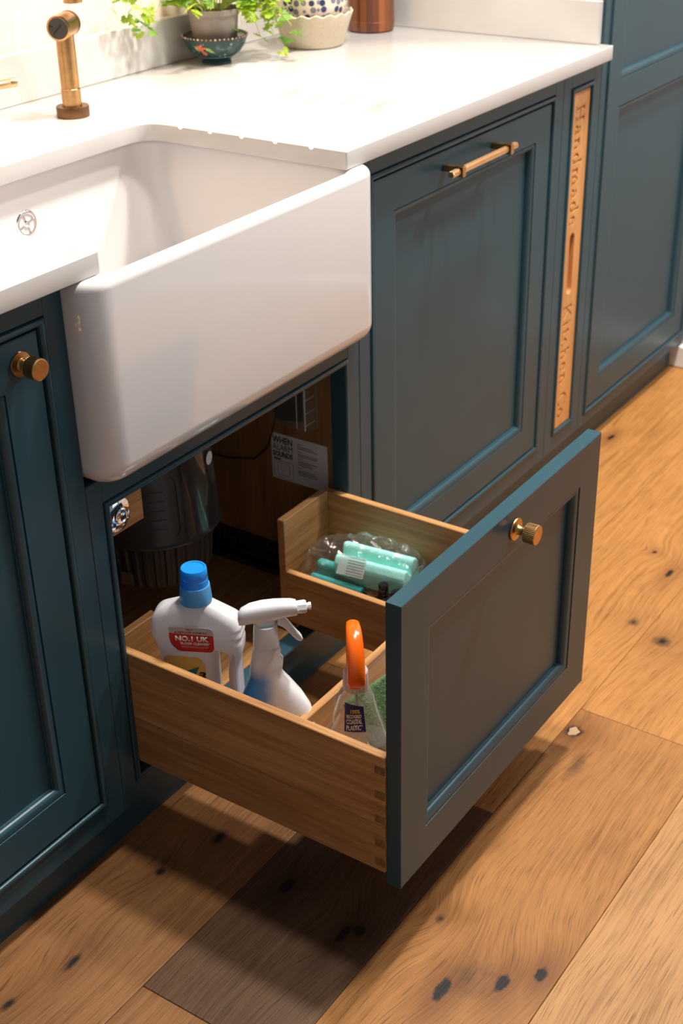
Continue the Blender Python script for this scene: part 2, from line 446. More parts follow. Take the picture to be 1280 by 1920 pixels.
def lathe_bm(bm, prof, seg=32, mat=Matrix(), ripple=None):
    """prof: (r, z) list; ripple(i_seg, r) -> r"""
    rings = []
    for (r, z) in prof:
        if r < 1e-6: rings.append([bm.verts.new(mat @ Vector((0, 0, z)))]); continue
        ring = []
        for i in range(seg):
            a = 2 * PI * i / seg; rr = ripple(i, r, z) if ripple else r
            ring.append(bm.verts.new(mat @ Vector((rr * math.cos(a), rr * math.sin(a), z))))
        rings.append(ring)
    for A, B in zip(rings, rings[1:]):
        for i in range(seg):
            j = (i + 1) % seg
            if len(A) == 1 and len(B) == 1: continue
            if len(A) == 1: bm.faces.new((A[0], B[i], B[j]))
            elif len(B) == 1: bm.faces.new((A[i], A[j], B[0]))
            else: bm.faces.new((A[i], A[j], B[j], B[i]))
    if len(rings[0]) > 1: bm.faces.new(list(reversed(rings[0])))
    if len(rings[-1]) > 1: bm.faces.new(rings[-1])


def lathe(name, prof, mat, parent=None, seg=32, xf=Matrix(), ripple=None, smooth=35):
    bm = bmesh.new(); lathe_bm(bm, prof, seg, xf, ripple)
    return link(name, bm_mesh(bm), mat, parent, smooth=smooth)


def loft_bm(bm, rings, cap=True):
    vr = [[bm.verts.new(p) for p in r] for r in rings]
    n = len(vr[0])
    for A, B in zip(vr, vr[1:]):
        for i in range(n):
            j = (i + 1) % n
            bm.faces.new((A[i], A[j], B[j], B[i]))
    if cap:
        bm.faces.new(list(reversed(vr[0]))); bm.faces.new(vr[-1])


def sup(cx, cy, rx, ry, z, n=2.6, seg=28):
    out = []
    for i in range(seg):
        a = 2 * PI * i / seg; c, s = math.cos(a), math.sin(a)
        out.append(Vector((cx + rx * math.copysign(abs(c) ** (2 / n), c), cy + ry * math.copysign(abs(s) ** (2 / n), s), z)))
    return out


def tube_bm(bm, pts, r, seg=8):
    pts = [Vector(p) for p in pts]; rings = []
    rs = r if isinstance(r, (list, tuple)) else [r] * len(pts)
    pn = None
    for i, p in enumerate(pts):
        d = (pts[min(i + 1, len(pts) - 1)] - pts[max(i - 1, 0)]).normalized()
        a = pn if pn is not None else (Vector((0, 0, 1)) if abs(d.z) < 0.9 else Vector((1, 0, 0)))
        a = (a - d * a.dot(d)).normalized(); pn = a; b = d.cross(a)
        rings.append([p + (a * math.cos(2 * PI * k / seg) + b * math.sin(2 * PI * k / seg)) * rs[i] for k in range(seg)])
    loft_bm(bm, rings)


def rrect(x0, x1, y0, y1, r, z, n=6):
    pts = []
    for (cx, cy, a0) in ((x1 - r, y1 - r, 0), (x0 + r, y1 - r, PI / 2), (x0 + r, y0 + r, PI), (x1 - r, y0 + r, 1.5 * PI)):
        for i in range(n + 1):
            a = a0 + PI / 2 * i / n; pts.append(Vector((cx + r * math.cos(a), cy + r * math.sin(a), z)))
    return pts


def curve_mesh(outlines, extrude, bevel=0.0, res=3, xf=Matrix()):
    """filled 2D outlines (holes allowed), extruded along local z and given rounded edges"""
    cu = bpy.data.curves.new('c', 'CURVE'); cu.dimensions = '2D'; cu.fill_mode = 'BOTH'
    for pts in outlines:
        s = cu.splines.new('POLY'); s.points.add(len(pts) - 1); s.use_cyclic_u = True
        for q, p in zip(s.points, pts): q.co = (p[0], p[1], 0, 1)
    cu.extrude = extrude; cu.bevel_depth = bevel; cu.bevel_resolution = res
    if bevel: cu.offset = -bevel
    o = bpy.data.objects.new('c', cu); COL.objects.link(o)
    bpy.context.view_layer.update()
    me = bpy.data.meshes.new_from_object(o.evaluated_get(bpy.context.evaluated_depsgraph_get()))
    bpy.data.objects.remove(o); bpy.data.curves.remove(cu)
    me.transform(xf); me.materials.clear()
    bm = bmesh.new(); bm.from_mesh(me); bmesh.ops.remove_doubles(bm, verts=bm.verts, dist=1e-6); bmesh.ops.recalc_face_normals(bm, faces=bm.faces); bm.to_mesh(me); bm.free()
    return me


def text_mesh(s, height, width=None, xf=Matrix(), depth=0.0002, bold=0.0, shear=0.0):
    cu = bpy.data.curves.new('t', 'FONT'); cu.body = s; cu.size = 1.0; cu.extrude = 0.0; cu.offset = bold; cu.shear = shear
    cu.resolution_u = 3
    o = bpy.data.objects.new('t', cu); COL.objects.link(o); bpy.context.view_layer.update()
    me = bpy.data.meshes.new_from_object(o.evaluated_get(bpy.context.evaluated_depsgraph_get()))
    bpy.data.objects.remove(o); bpy.data.curves.remove(cu)
    xs = [v.co.x for v in me.vertices]; ys = [v.co.y for v in me.vertices]
    mx, my = min(xs), min(ys); sx = max(xs) - mx; sy = max(ys) - my
    ky = height / sy; kx = (width / sx) if width else ky
    bm = bmesh.new(); bm.from_mesh(me)
    for v in bm.verts: v.co = Vector(((v.co.x - mx) * kx, (v.co.y - my) * ky, 0))
    bmesh.ops.remove_doubles(bm, verts=bm.verts, dist=1e-7)
    if depth:
        r = bmesh.ops.extrude_face_region(bm, geom=list(bm.faces))
        bmesh.ops.translate(bm, verts=[g for g in r['geom'] if isinstance(g, bmesh.types.BMVert)], vec=(0, 0, depth))
    bmesh.ops.recalc_face_normals(bm, faces=bm.faces)
    bm.to_mesh(me); bm.free(); me.transform(xf); me.materials.clear()
    return me


def poly_round(pts, r=0.004, n=4):
    """round the corners of a polygon; r may be a list"""
    out = []; N = len(pts)
    for i, p in enumerate(pts):
        p = Vector(p[:2]); a = Vector(pts[i - 1][:2]); b = Vector(pts[(i + 1) % N][:2])
        ri = r[i] if isinstance(r, (list, tuple)) else r
        da = a - p; db = b - p; q = min(ri, da.length * 0.49, db.length * 0.49)
        if q < 1e-6: out.append((p.x, p.y)); continue
        A = p + da.normalized() * q; B = p + db.normalized() * q
        for k in range(n + 1):
            t = k / n; c = A * (1 - t) ** 2 + p * 2 * t * (1 - t) + B * t ** 2; out.append((c.x, c.y))
    return out


def join_meshes(ms):
    bm = bmesh.new()
    for m in ms: bm.from_mesh(m)
    me = bpy.data.meshes.new('j'); bm.to_mesh(me); bm.free(); return me


def boolean(me, cutter, solver='EXACT', self_int=True):
    a = bpy.data.objects.new('a', me); b = bpy.data.objects.new('b', cutter); COL.objects.link(a); COL.objects.link(b)
    md = a.modifiers.new('b', 'BOOLEAN'); md.object = b; md.operation = 'DIFFERENCE'; md.solver = solver; md.use_self = self_int
    bpy.context.view_layer.update()
    out = bpy.data.meshes.new_from_object(a.evaluated_get(bpy.context.evaluated_depsgraph_get()))
    bpy.data.objects.remove(a); bpy.data.objects.remove(b)
    return out


# ================================================================ FLOOR
FX0, FX1 = -1.6, 2.6
fl = boxes('floor', [(FX0, FX1, -2.4, 0.70, -0.05, -0.0125)], 'oak_y', None, 0, 'structure')
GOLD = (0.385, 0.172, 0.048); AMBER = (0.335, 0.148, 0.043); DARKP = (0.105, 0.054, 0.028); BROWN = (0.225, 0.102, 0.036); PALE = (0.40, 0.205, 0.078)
ye = [0.265, 0.0375, -0.190, -0.4165, -0.6445, -0.872, -1.10, -1.33, -1.56, -1.79, -2.02, -2.25]
rows = {
    0: [(FX0, 0.7, AMBER, []), (0.7, FX1, AMBER, [])],
    1: [(FX0, 0.52, BROWN, [(0.061, -0.098, 0.02, 0.010, 0.5), (-0.043, -0.071, 0.013, 0.008, 0.6), (-0.238, -0.084, 0.02, 0.008, 0.6), (-0.335, -0.063, 0.016, 0.008, 0.55), (0.27, -0.12, 0.02, 0.012, 0.5)]),
        (0.52, FX1, GOLD, [(1.629, -0.025, 0.018, 0.006, 0.9), (1.15, -0.10, 0.02, 0.01, 0.3)])],
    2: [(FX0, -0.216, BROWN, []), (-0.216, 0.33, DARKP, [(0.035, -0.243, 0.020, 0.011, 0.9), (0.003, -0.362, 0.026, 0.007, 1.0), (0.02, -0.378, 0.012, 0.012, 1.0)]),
        (0.33, FX1, GOLD, [(0.932, -0.385, 0.018, 0.012, 0.35), (1.129, -0.375, 0.020, 0.007, 0.7), (1.19, -0.319, 0.007, 0.005, 0.6), (0.853, -0.307, 0.008, 0.005, 0.5)])],
    3: [(FX0, 0.640, AMBER, [(-0.005, -0.525, 0.026, 0.010, 1.0), (0.045, -0.586, 0.019, 0.010, 1.0), (0.087, -0.622, 0.017, 0.009, 1.0), (0.03, -0.545, 0.05, 0.03, 0.18), (0.578, -0.434, 0.019, 0.017, 0.9), (0.50, -0.475, 0.05, 0.016, 0.25), (0.10, -0.46, 0.012, 0.008, 0.4)]),
        (0.640, FX1, GOLD, [(0.90, -0.455, 0.022, 0.02, 0.5), (0.99, -0.50, 0.02, 0.016, 0.45), (1.14, -0.43, 0.022, 0.012, 0.4)])],
    4: [(FX0, -0.7, AMBER, []), (-0.7, 1.1, PALE, [(-0.10, -0.80, 0.03, 0.02, 0.5), (0.62, -0.70, 0.015, 0.008, 0.4)]), (1.1, FX1, AMBER, [])],
}
for k in range(5, 11):
    c = random.uniform(-0.4, 1.4); rows[k] = [(FX0, c, random.choice([AMBER, GOLD, BROWN]), []), (c, FX1, random.choice([AMBER, GOLD]), [])]
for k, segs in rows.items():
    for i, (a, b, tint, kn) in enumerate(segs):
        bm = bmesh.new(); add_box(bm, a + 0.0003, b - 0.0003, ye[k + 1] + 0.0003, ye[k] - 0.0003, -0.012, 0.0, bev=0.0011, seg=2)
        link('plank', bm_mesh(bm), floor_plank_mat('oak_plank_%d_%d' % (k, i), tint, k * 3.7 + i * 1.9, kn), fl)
# pale knot filler inside the knot beside the drawer front
bm = bmesh.new()
pts = [(0.578 + 0.0115 * (1 + 0.25 * math.sin(3 * a)) * math.cos(a), -0.434 + 0.0085 * math.sin(a) * (1 + 0.2 * math.cos(5 * a))) for a in [2 * PI * i / 16 for i in range(16)]]
f = [bm.verts.new((x, y, 0.0002)) for x, y in pts]; bm.faces.new(f)
link('knot_filler', bm_mesh(bm), simple('tan_wood_filler', (0.42, 0.27, 0.14), 0.6), fl)

# ================================================================ WALLS
boxes('wall_back', [(-1.6, 2.6, 0.66, 0.76, 0, 2.3)], 'wall', None, 0, 'structure')
boxes('wall_right', [(2.122, 2.22, -2.4, 0.66, 0, 2.3)], 'white_wall', None, 0, 'structure')
boxes('baseboard_right', [(2.100, 2.1215, -2.4, 0.03, 0.0005, 0.060)], 'skirting', None, 0.003, 'structure')

# ================================================================ CABINETS
ZB, ZBT, ZFB, BW = 0.1064, 0.8508, 0.0709, 0.0138
ZTOP = 0.8820


def ring_bm(bm, x0, x1, z0, z1, prof, cap=False):
    """mitred rectangular rings in the xz plane: prof = (inset, y)"""
    rs = []
    for d, y in prof:
        rs.append([bm.verts.new(p) for p in ((x0 + d, y, z0 + d), (x1 - d, y, z0 + d), (x1 - d, y, z1 - d), (x0 + d, y, z1 - d))])
    for A, B in zip(rs, rs[1:]):
        for i in range(4):
            j = (i + 1) % 4; bm.faces.new((A[i], A[j], B[j], B[i]))
    if cap: bm.faces.new(rs[-1])
    return rs


def bead(parent, x0, x1, z0, z1, y=0.0):
    prof = [(0.0, y + 0.004), (0.0012, y + 0.004), (0.0016, y + 0.0005)]
    for i in range(7):
        a = PI * i / 6; prof.append((0.0058 - 0.0042 * math.cos(a), y - 0.0004 - 0.0034 * math.sin(a)))
    prof += [(0.0102, y + 0.028)]
    bm = bmesh.new(); ring_bm(bm, x0, x1, z0, z1, prof)
    return link('bead_moulding', bm_mesh(bm), 'paint', parent, smooth=40)


def face_frame(parent, X0, X1, Z0, Z1, o):
    x0, x1, z0, z1 = o; d = 0.028
    return boxes('face_frame', [(X0, x0, 0, d, Z0, Z1), (x1, X1, 0, d, Z0, Z1), (x0 - 0.0002, x1 + 0.0002, 0, d, z1, Z1), (x0 - 0.0002, x1 + 0.0002, 0, d, Z0, z0)], 'paint', parent, 0.0006)


def door(parent, x0, x1, z0, z1, y=0.0, th=0.0215, st=0.060, name='door', extra_rail=None):
    """inset shaker door: frame is the door itself; moulding and panel are its pieces"""
    bm = bmesh.new()
    rs = ring_bm(bm, x0, x1, z0, z1, [(0.004, y + th), (0.0, y + th), (0.0, y + 0.0009), (0.0009, y), (st, y), (st + 0.0006, y + 0.0032)])
    bm.faces.new(rs[0])
    panels = [(x0 + st, x1 - st, z0 + st, z1 - st)]
    d = link(name, bm_mesh(bm), 'paint', parent)
    if extra_rail:
        boxes('mid_rail', [(x0 + st, x1 - st, y, y + th, extra_rail[0], extra_rail[1])], 'paint', d, 0.0005)
        panels = [(x0 + st, x1 - st, z0 + st, extra_rail[0]), (x0 + st, x1 - st, extra_rail[1], z1 - st)]
    for (a, b, c, e) in panels:
        prof = [(-0.0004, y + 0.0030), (0.0012, y + 0.0030), (0.0018, y + 0.0012)]
        for i in range(7):
            t = i / 6; prof.append((0.0026 + 0.0105 * math.sin(t * PI / 2) , y + 0.0012 + 0.0078 * (1 - math.cos(t * PI / 2))))
        prof += [(0.0145, y + 0.0092), (0.0147, y + 0.0125)]
        bm = bmesh.new(); ring_bm(bm, a, b, c, e, prof); link('moulding', bm_mesh(bm), 'paint', d, smooth=30)
        bm = bmesh.new(); add_box(bm, a + 0.008, b - 0.008, y + 0.0122, y + 0.0185, c + 0.008, e - 0.008); link('panel', bm_mesh(bm), 'paint', d)
    return d


def knob(parent, x, y, z, s=1.0, mat='brass'):
    """fluted knob whose axis points out of the cabinet (-y)"""
    xf = Matrix.Translation((x, y, z)) @ Matrix.Rotation(PI / 2, 4, 'X')
    xf = xf @ Matrix.Scale(s, 4)
    k = lathe('knob', [(0.0, 0.0), (0.0150, 0.0), (0.0158, 0.0012), (0.0152, 0.0028), (0.0080, 0.0036), (0.0066, 0.0052), (0.0062, 0.0150), (0.0070, 0.0168), (0.0, 0.0168)], mat, parent, 32, xf, smooth=40)
    NS = 144

    def rp(i, r, zz):
        return r - (0.0007 if (i % 4 < 2 and 0.0171 < zz < 0.0325 and r > 0.012) else 0)
    h = lathe('knob_head', [(0.0, 0.0160), (0.0122, 0.0160), (0.0132, 0.0170), (0.0136, 0.0175), (0.0136, 0.0320), (0.0132, 0.0330), (0.0118, 0.0335), (0.0, 0.0332)], mat, parent, NS, xf, rp, smooth=20)
    return k


# ---- left base cabinet
c = thing('base_cabinet', (-0.24, 0.3, 0.0), 'teal base cabinet left of the sink with one brass knob on its door', 'cabinet')
LX0 = -0.4575
face_frame(c, LX0 - 0.045, -0.0280, ZFB, ZTOP, (LX0, -0.0592, ZB, ZBT))
bead(c, LX0, -0.0592, ZB, ZBT)
dl = door(c, LX0 + BW, -0.0592 - BW, ZB + BW, ZBT - BW, 0.0005)
knob(dl, -0.1045, 0.0005, 0.8055)
for bx_ in [(LX0 - 0.045, LX0 - 0.03, 0.0283, 0.64, ZFB, ZTOP), (-0.0455, -0.0300, 0.0283, 0.64, ZFB, ZTOP)]: boxes('side_panel', [bx_], 'paint', c)
boxes('back_panel', [(LX0 - 0.03, -0.0455, 0.62, 0.64, ZFB, ZTOP)], 'paint', c)

# ---- sink base cabinet
SX0, SX1, SZT = 0.0, 0.5731, 0.5725
c = thing('sink_cabinet', (0.29, 0.3, 0.0), 'teal cabinet under the white sink, its drawer pulled out', 'cabinet')
face_frame(c, -0.0272, 0.6055, ZFB, 0.6068, (SX0, SX1, ZB, SZT))
bead(c, SX0, SX1, ZB, SZT)
boxes('side_panel', [(0.5800, 0.5980, 0.0285, 0.60, 0.12, 0.605)], 'oak_z', c)
boxes('side_panel', [(-0.0200, -0.0040, 0.0285, 0.60, 0.12, 0.605)], 'oak_z', c)
boxes('cabinet_floor', [(-0.0200, 0.5980, 0.0285, 0.60, 0.10, 0.119)], 'oak_x', c)
boxes('back_panel', [(-0.0200, 0.5980, 0.6005, 0.612, 0.10, 0.605)], 'oak_z', c)
for sx in (1, -1):
    xw = 0.5797 if sx == 1 else -0.0037
    L = [(xw - 0.004 * sx, xw, 0.05, 0.52, 0.1195, 0.176), (xw - 0.016 * sx, xw - 0.0042 * sx, 0.05, 0.52, 0.1375, 0.1455),
         (xw - 0.024 * sx, xw - 0.0042 * sx, 0.05, 0.46, 0.1195, 0.1300)]
    L = [(min(a, b), max(a, b), p, q, r, s) for a, b, p, q, r, s in L]
    rr = boxes('drawer_runner', L, 'metal_rail', c, 0.0008)
    if sx == 1:
        zm = simple('zinc_rivet', (0.3, 0.28, 0.22), 0.4, 0.8)
        for yy in (0.285, 0.27, 0.25, 0.185, 0.172, 0.158):
            for zz in (0.156, 0.166):
                lathe('rivet', [(0, 0), (0.0016, 0), (0.0016, 0.0006), (0, 0.0006)], zm, rr, 10, Matrix.Translation((xw - 0.004, yy, zz)) @ Matrix.Rotation(-PI / 2, 4, 'Y'))

# ---- dishwasher cabinet
c = thing('base_cabinet', (0.96, 0.3, 0.0), 'wide teal appliance cabinet right of the sink with a long brass bar handle', 'cabinet')
DX0, DX1 = 0.6395, 1.2848
face_frame(c, 0.6067, 1.3180, ZFB, ZTOP, (DX0, DX1, ZB, ZBT))
bead(c, DX0, DX1, ZB, ZBT)
dd = door(c, DX0 + BW, DX1 - BW, ZB + BW, ZBT - BW, 0.0005)
for bx_ in [(0.6090, 0.6250, 0.0283, 0.64, ZFB, ZTOP), (1.30, 1.3165, 0.0283, 0.64, ZFB, ZTOP)]: boxes('side_panel', [bx_], 'paint', c)
# bar handle: fluted bar, two square posts
hz = 0.8075; hy = -0.030
bm = bmesh.new()
xf = Matrix.Translation((0.842, hy, hz)) @ Matrix.Rotation(PI / 2, 4, 'Y')
lathe_bm(bm, [(0, 0), (0.0052, 0), (0.0060, 0.0008), (0.0060, 0.2272), (0.0052, 0.228), (0, 0.228)], 96, xf, lambda i, r, z: r - (0.0006 if i % 4 < 2 and 0.0005 < z < 0.2275 else 0))
hb = link('handle_bar', bm_mesh(bm), 'brass_soft', dd, smooth=25)
for px in (0.872, 1.042):
    bm = bmesh.new(); add_box(bm, px - 0.0055, px + 0.0055, hy - 0.0075, 0.0005, hz - 0.0035, hz + 0.0075, bev=0.0006, seg=1)
    add_box(bm, px - 0.0055, px + 0.0055, hy - 0.0085, hy + 0.0070, hz - 0.0095, hz + 0.0085, bev=0.0006, seg=1)
    link('handle_post', bm_mesh(bm), 'brass', dd)

# ---- narrow pull-out cabinet with carved board
c = thing('slim_cabinet', (1.40, 0.3, 0.0), 'narrow teal cabinet holding the carved oak board, beside the tall unit', 'cabinet')
PX0, PX1 = 1.3528, 1.4535
face_frame(c, 1.3190, 1.4855, ZFB, ZTOP, (PX0, PX1, ZB, ZBT - 0.0019))
bead(c, PX0, PX1, ZB, ZBT - 0.0019)
for bx_ in [(1.3195, 1.3345, 0.0283, 0.64, ZFB, ZTOP), (1.4650, 1.4800, 0.0283, 0.64, ZFB, ZTOP)]: boxes('side_panel', [bx_], 'paint', c)


# carved serif lettering, cut with shallow prisms (u to the right of the letter, v up; cap height 1)
def strokes(ch):
    T, N, X = 0.15, 0.075, 0.64
    S = []

    def st(x, y0, y1, t=T, s0=True, s1=True, sw=0.16, half=0):
        S.append([(x - t / 2, y0), (x + t / 2, y0), (x + t / 2, y1), (x - t / 2, y1)])
        if s0: S.append([(x - sw, y0), (x + sw, y0), (x + sw, y0 + 0.06), (x - sw, y0 + 0.06)])
        if s1:
            a = x - sw; b = x + (sw if not half else t / 2)
            S.append([(a, y1 - 0.06), (b, y1 - 0.06), (b, y1), (a, y1)])

    def arc(cx, cy, rx, ry, a0, a1, t0=T, t1=N):
        n = 14; o = []; i_ = []
        for k in range(n + 1):
            a = math.radians(a0 + (a1 - a0) * k / n)
            t = t1 + (t0 - t1) * abs(math.cos(a))
            o.append((cx + rx * math.cos(a), cy + ry * math.sin(a))); i_.append((cx + (rx - t) * math.cos(a), cy + (ry - t * 0.8) * math.sin(a)))
        S.append(o + i_[::-1])

    def ln(x0, y0, x1, y1, t):
        d = Vector((x1 - x0, y1 - y0)).normalized(); q = Vector((-d.y, d.x)) * t / 2
        S.append([(x0 + q.x, y0 + q.y), (x0 - q.x, y0 - q.y), (x1 - q.x, y1 - q.y), (x1 + q.x, y1 + q.y)])
    w = 0.62
    if ch == 'H': st(0.17, 0, 1); st(0.67, 0, 1); ln(0.17, 0.52, 0.67, 0.52, 0.08); w = 0.84
    elif ch == 'K': st(0.17, 0, 1); ln(0.22, 0.42, 0.66, 0.97, 0.08); ln(0.34, 0.56, 0.72, 0.03, 0.15); ln(0.55, 0.97, 0.78, 0.97, 0.06); ln(0.58, 0.03, 0.86, 0.03, 0.06); w = 0.84
    elif ch == 'C': arc(0.42, 0.5, 0.40, 0.51, 42, 318); ln(0.72, 0.98, 0.72, 0.68, 0.07); w = 0.78
    elif ch == 'a': st(0.42, 0, 0.46, s1=False, s0=False); arc(0.27, 0.42, 0.22, 0.22, 0, 160); arc(0.25, 0.19, 0.22, 0.20, 0, 360, 0.13, 0.07); ln(0.40, 0.03, 0.56, 0.05, 0.08); w = 0.58
    elif ch == 'n': st(0.14, 0, X, half=1, sw=0.13); st(0.48, 0, 0.42, s1=False, sw=0.13); arc(0.33, 0.42, 0.22, 0.22, 0, 165); w = 0.66
    elif ch == 'm': st(0.14, 0, X, half=1, sw=0.13); st(0.46, 0, 0.42, s1=False, sw=0.12); st(0.78, 0, 0.42, s1=False, sw=0.13); arc(0.32, 0.42, 0.21, 0.22, 0, 165); arc(0.64, 0.42, 0.21, 0.22, 0, 165); w = 0.96
    elif ch == 'd': st(0.48, 0, 1, half=1, s0=False, sw=0.15); ln(0.46, 0.03, 0.62, 0.03, 0.06); arc(0.28, 0.32, 0.26, 0.33, 35, 325); w = 0.66
    elif ch == 'e': arc(0.29, 0.32, 0.26, 0.33, 0, 315); ln(0.05, 0.36, 0.54, 0.36, 0.07); w = 0.60
    elif ch == 'i': st(0.15, 0, X, half=1, sw=0.13); arc(0.14, 0.88, 0.09, 0.09, 0, 359, 0.085, 0.085); w = 0.33
    elif ch == 't': st(0.19, 0.06, 0.84, s0=False, s1=False); ln(0.03, X - 0.03, 0.40, X - 0.03, 0.06); arc(0.30, 0.13, 0.185, 0.14, 180, 320); w = 0.44
    elif ch == 'c': arc(0.28, 0.32, 0.26, 0.33, 45, 318); arc(0.42, 0.50, 0.07, 0.07, 0, 359, 0.068, 0.068); w = 0.55
    elif ch == 'h': st(0.14, 0, 1, half=1, sw=0.13); st(0.48, 0, 0.42, s1=False, sw=0.13); arc(0.33, 0.42, 0.22, 0.22, 0, 165); w = 0.66
    elif ch == 'o': arc(0.29, 0.32, 0.27, 0.33, 0, 359.9); w = 0.60
    elif ch == ' ': w = 0.36
    return S, w


def carve(bm, word, z_start, z_end, xbase, cap, y0, depth):
    tot = sum(strokes(ch)[1] for ch in word) + 0.07 * (len(word) - 1)
    k = (z_start - z_end) / tot; u = 0
    for ch in word:
        S, wd = strokes(ch)
        for poly in S:
            if len(poly) < 3: continue
            f = []; b = []
            for (px, py) in poly:
                z = z_start - (u + px) * k; x = xbase + py * cap
                f.append(bm.verts.new((x, y0 - 0.002, z))); b.append(bm.verts.new((x, y0 + depth, z)))
            n = len(f)
            bm.faces.new(f); bm.faces.new(b[::-1])
            for i in range(n):
                j = (i + 1) % n; bm.faces.new((f[i], b[i], b[j], f[j]))
        u += wd + 0.07


BY = 0.0015
bm = bmesh.new(); add_box(bm, 1.3640, 1.4422, BY, BY + 0.018, ZB + 0.0120, ZBT - 0.0145, bev=0.0008, seg=1); board = bm_mesh(bm)
cut = bmesh.new()
carve(cut, 'Handmade', 0.8105, 0.566, 1.3815, 0.040, BY, 0.0032)
carve(cut, 'Kitchen Co', 0.399, 0.138, 1.3800, 0.040, BY, 0.0032)
sl = [cut.verts.new(v) for v in [Vector((1.4000 + 0.0110 * math.cos(a), BY - 0.002, (0.5415 if math.sin(a) >= 0 else 0.4315) + 0.0110 * math.sin(a))) for a in [2 * PI * (i + 0.5) / 24 for i in range(24)]]]
sb = [cut.verts.new(v.co + Vector((0, 0.016, 0))) for v in sl]
cut.faces.new(sl); cut.faces.new(sb[::-1])
for i in range(24): cut.faces.new((sl[i], sb[i], sb[(i + 1) % 24], sl[(i + 1) % 24]))
bmesh.ops.recalc_face_normals(cut, faces=cut.faces); cm = bpy.data.meshes.new('cut'); cut.to_mesh(cm); cut.free()
bo = boolean(board, cm); bo.materials.clear()
o = link('oak_board', bo, 'oak_board')
tag(o, 'upright oak pull-out board carved Handmade Kitchen Co with a finger slot', 'board')

# ---- tall unit
TX0 = 1.4868
c = thing('tall_cabinet', (1.80, 0.3, 0.0), 'tall blue-green larder cabinet at the right end of the run', 'cabinet')
face_frame(c, TX0, 2.1205, ZFB, 2.25, (1.5140, 2.1045, ZB - 0.012, 2.20))
bead(c, 1.5140, 2.1045, ZB - 0.012, 2.20)
door(c, 1.5140 + BW, 2.1045 - BW, ZB - 0.012 + BW, 2.20 - BW, 0.0005, extra_rail=(0.7700, 0.8260), st=0.058)
for bx_ in [(1.4870, 1.5050, 0.0283, 0.655, ZFB, 2.25), (2.100, 2.1190, 0.0283, 0.655, ZFB, 2.25)]: boxes('side_panel', [bx_], 'paint', c)
boxes('top_panel', [(1.5052, 2.0998, 0.0282, 0.655, 2.23, 2.25)], 'paint', c)

# ---- plinth
o = boxes('plinth', [(-0.5025, 2.0920, 0.0225, 0.0400, 0.0005, ZFB - 0.0005)], 'paint', None, 0.0008)
tag(o, 'dark recessed plinth board along the floor under all the cabinets', 'plinth')

# ================================================================ WORKTOP
ZT, ZWB = 0.9100, 0.8826
CX0, CX1, CY = 0.0212, 0.5475, 0.366
outl = [(-0.95, -0.022), (CX0, -0.022), (CX0, CY), (CX1, CY), (CX1, -0.022), (1.4850, -0.022), (1.4850, 0.0), (1.4850, 0.3), (1.4850, 0.657), (-0.95, 0.657)]
pts = poly_round(outl, [0.0, 0.004, 0.045, 0.045, 0.004, 0.004, 0, 0, 0, 0], 6)
me = curve_mesh([pts], (ZT - ZWB) / 2 - 0.0016, 0.0016, 2, Matrix.Translation((0, 0, (ZT + ZWB) / 2)))
cut = bmesh.new()
for gy in (0.294, 0.234, 0.172, 0.108, 0.0415):
    R = 0.0052; L = 0.40
    # tilted cylinder: deepest at the sink edge, running out to nothing at the far end
    zc0 = ZT + R - 0.0042; zc1 = ZT + R + 0.0002
    rings = []
    for (x, z) in ((CX1 - 0.02, zc0 - 0.0002), (CX1 + L, zc1)):
        rings.append([Vector((x, gy + R * math.cos(2 * PI * k / 20), z + R * math.sin(2 * PI * k / 20))) for k in range(20)])
    loft_bm(cut, rings)
bmesh.ops.recalc_face_normals(cut, faces=cut.faces); cm = bpy.data.meshes.new('cut'); cut.to_mesh(cm); cut.free()
me = boolean(me, cm, self_int=False); me.materials.clear()
o = link('worktop', me, 'quartz'); tag(o, 'white quartz worktop with drainer grooves and a cut-out around the sink', 'worktop')
for p in me.polygons: p.use_smooth = True
me.set_sharp_from_angle(angle=math.radians(30))
# upstands
o = boxes('upstand', [(-0.95, 1.4700, 0.6365, 0.6575, ZT + 0.0002, 0.9914)], 'quartz', None, 0.0015, seg=2)
tag(o, 'long low white quartz upstand along the back of the worktop', 'upstand')
o = boxes('upstand', [(1.4705, 1.4864, 0.006, 0.6575, ZT + 0.0002, 0.9914)], 'quartz', None, 0.0015, seg=2)
tag(o, 'short white quartz upstand against the side of the tall cabinet', 'upstand')

# ================================================================ SINK
KX0, KX1, KY0, KY1, KZ0, KZ1 = -0.0275, 0.6055, -0.045, 0.420, 0.6078, 0.8822
IX0, IX1, IY0, IY1 = 0.006, 0.568, -0.0190, 0.388
rings = []


def kr(i, z, r): rings.append(rrect(KX0 + i, KX1 - i, KY0 + i, KY1 - i, max(0.004, r - i), z, 8))


for k in range(7):
    a = PI / 2 * k / 6; rr = 0.030; kr(rr * (1 - math.sin(a)) if k else rr, KZ0 + rr * (1 - math.cos(a)), 0.042)
for k in range(7):
    a = PI / 2 * k / 6; rr = 0.0125; kr(rr * (1 - math.cos(a)), KZ1 - rr + rr * math.sin(a), 0.042)


def ki(i, z, r): rings.append(rrect(IX0 + i, IX1 - i, IY0 + i, IY1 - i, max(0.004, r), z, 8))


for k in range(7):
    a = PI / 2 * k / 6; rr = 0.0120; ki(-rr * (1 - math.sin(a)), KZ1 - rr + rr * math.cos(a), 0.042)
for k in range(1, 7):
    a = PI / 2 * k / 6; rr = 0.035; ki(0.004 + rr * (1 - math.cos(a)), 0.660 + rr - rr * math.sin(a), 0.040)
bm = bmesh.new(); loft_bm(bm, rings)
sk = thing('belfast_sink', (0.289, 0.19, KZ0), 'white glazed farmhouse sink with a deep plain front', 'sink')
link('sink_body', bm_mesh(bm), 'ceramic', sk, smooth=60)
